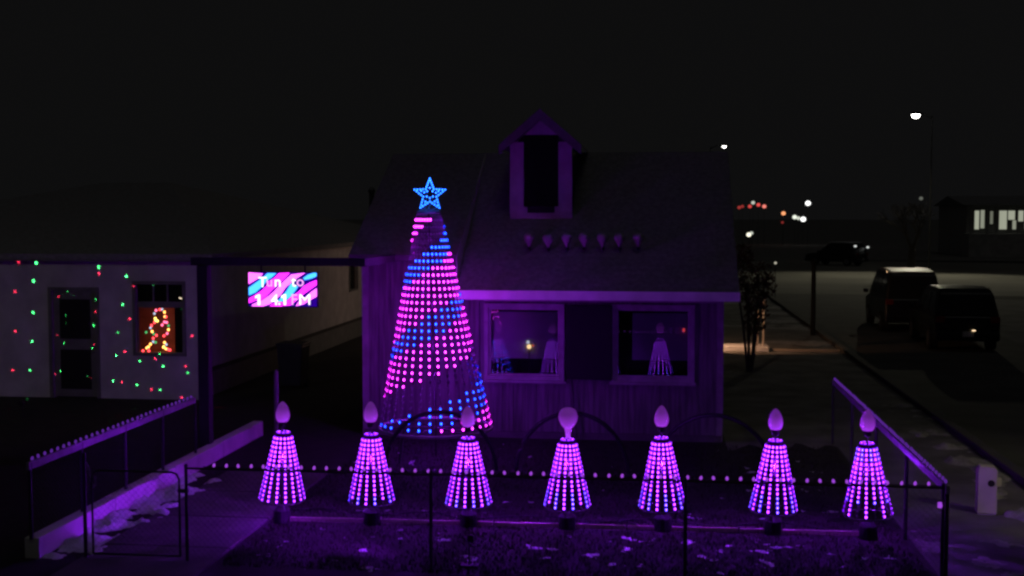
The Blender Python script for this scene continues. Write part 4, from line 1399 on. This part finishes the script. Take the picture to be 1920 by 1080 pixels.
# far house on the right with lit windows
fh = thing('far_house', 'distant house with a row of pale lit windows beyond the parked cars', 'house', (31, 125, 0))
x0 = P(1812, 410, Y=125).x
b = MB(); b.box((x0, 125.1, 0), (x0 + 22, 137, 5.1)); b.build('wall', M['farwall'], fh)
b = MB(); b.add([(x0 - .5, 124.2, 5.1), (x0 + 22.5, 124.2, 5.1), (x0 + 22.5, 137.6, 5.1), (x0 - .5, 137.6, 5.1), (x0 - .5, 131, 6.1), (x0 + 22.5, 131, 6.1)], [(0, 1, 5, 4), (2, 3, 4, 5), (1, 2, 5), (3, 0, 4), (0, 3, 2, 1)]); b.build('roof', M['roof'], fh)
E_FW = [emit('lit_window_' + w, (.82, .86, .66), s_) for w, s_ in (('bright', .40), ('dim', .16), ('mid', .30))]
for (a, c, y0, y1, m) in ((1827, 1836, 395, 430, 0), (1838, 1846, 394, 428, 2), (1856, 1862, 396, 420, 1), (1873, 1888, 395, 430, 0), (1890, 1903, 395, 412, 0), (1898, 1905, 413, 430, 2), (1909, 1919, 395, 415, 0), (1921, 1935, 394, 430, 2)):
    p0, p1 = P(a, y1, Y=125.06), P(c, y0, Y=125.06)
    b = MB(); b.box((p0.x - .06, 125.04, p0.z - .06), (p1.x + .06, 125.098, p1.z + .06)); w = b.build('window', M['dark'], fh)
    b = MB(); b.box((p0.x, 125.02, p0.z), (p1.x, 125.039, p1.z)); b.build('pane', E_FW[m], w)
for px in (1820, 1851, 1868, 1907):
    x = P(px, 420, Y=122.4).x
    b = MB(); b.box((x - .08, 122.3, 0), (x + .08, 122.45, 4.6)); b.build('porch_post', M['farwall'], fh)
b = MB(); b.box((x0 - .4, 122.2, 0), (x0 + 22, 125.08, 2.3)); b.build('porch_base', M['farwall'], fh)

# lights of the town further off: each a lamp on its own post
far = [(1515, 381, 'white', .9, .42, 'high white lamp above a cluster of distant lights'), (1506, 411, 'white', .9, .42, 'brightest and lowest of three white lights in a far row'),
       (1490, 407, 'pale', .5, .36, 'left of three white lights in a far row'), (1497, 409, 'pale', .35, .30, 'dim middle one of three white lights in a far row'),
       (1469, 400, 'orange', .6, .34, 'single orange distant light left of the far white row'), (1404, 440, 'warm', .7, .40, 'pale twin lamp low beside the roof edge'), (1409, 437, 'pale', .3, .30, 'small pale lamp touching the low twin lamp'),
       (1454, 493, 'warm', .25, .12, 'tiny tan light low beside the russet shrub'), (1412, 380, 'pale', .28, .30, 'small pale light above the distant red lights'),
       (1386, 389, 'red', .16, .28, 'leftmost dim red light of the far red row'), (1392, 387, 'red', .14, .26, 'second dim red light of the far red row'), (1406, 387, 'red', .32, .30, 'red light below the small pale one in the far row'),
       (1422, 384, 'red', .42, .30, 'highest red light of the far red row'), (1433, 387, 'rose', .5, .32, 'rosy light ending the far red row'), (1727, 372, 'pale', .06, .3, 'faint pale light among far branches'), (1467, 417, 'red', .10, .22, 'faint red light beneath the orange one')]
tint = {'white': (1, 1, .98), 'pale': (.95, 1, .85), 'orange': (1, .38, .16), 'warm': (1, .95, .75), 'red': (1, .10, .09), 'rose': (1, .25, .2)}
for px, py, cn, st, r, lab in far:
    Y = 170 if py < 430 else (110 if py < 470 else 60)
    r = r * (1 if Y == 170 else .6)
    c = P(px, py, Y=Y)
    t = thing('distant_light', lab, 'light', (c.x, c.y, 0), 0, 'lights of the town far off')
    b = MB(); b.tube([(c.x, c.y, 0), (c.x, c.y, max(.2, c.z - r))], .015, 6); b.build('post', M['pole'], t)
    b = MB(); b.lathe([(r * .2, -r * .8), (r * .75, -r * .5), (r * .9, 0), (r * .7, r * .5), (r * .2, r * .8)], 10, c); b.build('lamp', emit('town_' + cn, tint[cn], st * 2.0), t)

# bare tree near the far lamp
def bare_tree(label, x, y, h, seed):
    rnd = random.Random(seed)
    t = thing('bare_tree', label, 'tree', (x, y, 0))
    tr, br = MB(), MB()
    tr.tube([(x, y, 0), (x + .1, y, h * .35)], [.28, .2], 8)
    def grow(p, d, L, r, n):
        q = p + d * L
        br.tube([p, p.lerp(q, .5) + Vector((rnd.uniform(-.08, .08), 0, .05)) * L, q], [r, r * .8, r * .55], 5)
        if n == 0:
            return
        for k in range(rnd.choice((2, 3, 3))):
            nd_ = (d + Vector((rnd.uniform(-.8, .8), rnd.uniform(-.8, .8), rnd.uniform(-.1, .5)))).normalized()
            grow(q, nd_, L * rnd.uniform(.62, .82), r * .55, n - 1)
    for k in range(4):
        a = k * PI / 2 + .4
        grow(Vector((x + .1, y, h * .34)), Vector((math.cos(a) * .5, math.sin(a) * .5, 1)).normalized(), h * .2, .12, 4)
    tr.build('trunk', M['bark'], t)
    br.build('crown', M['bark'], t)
bare_tree('bare branching tree standing under the bright street lamp', 15.3, 76, 5.6, 3)
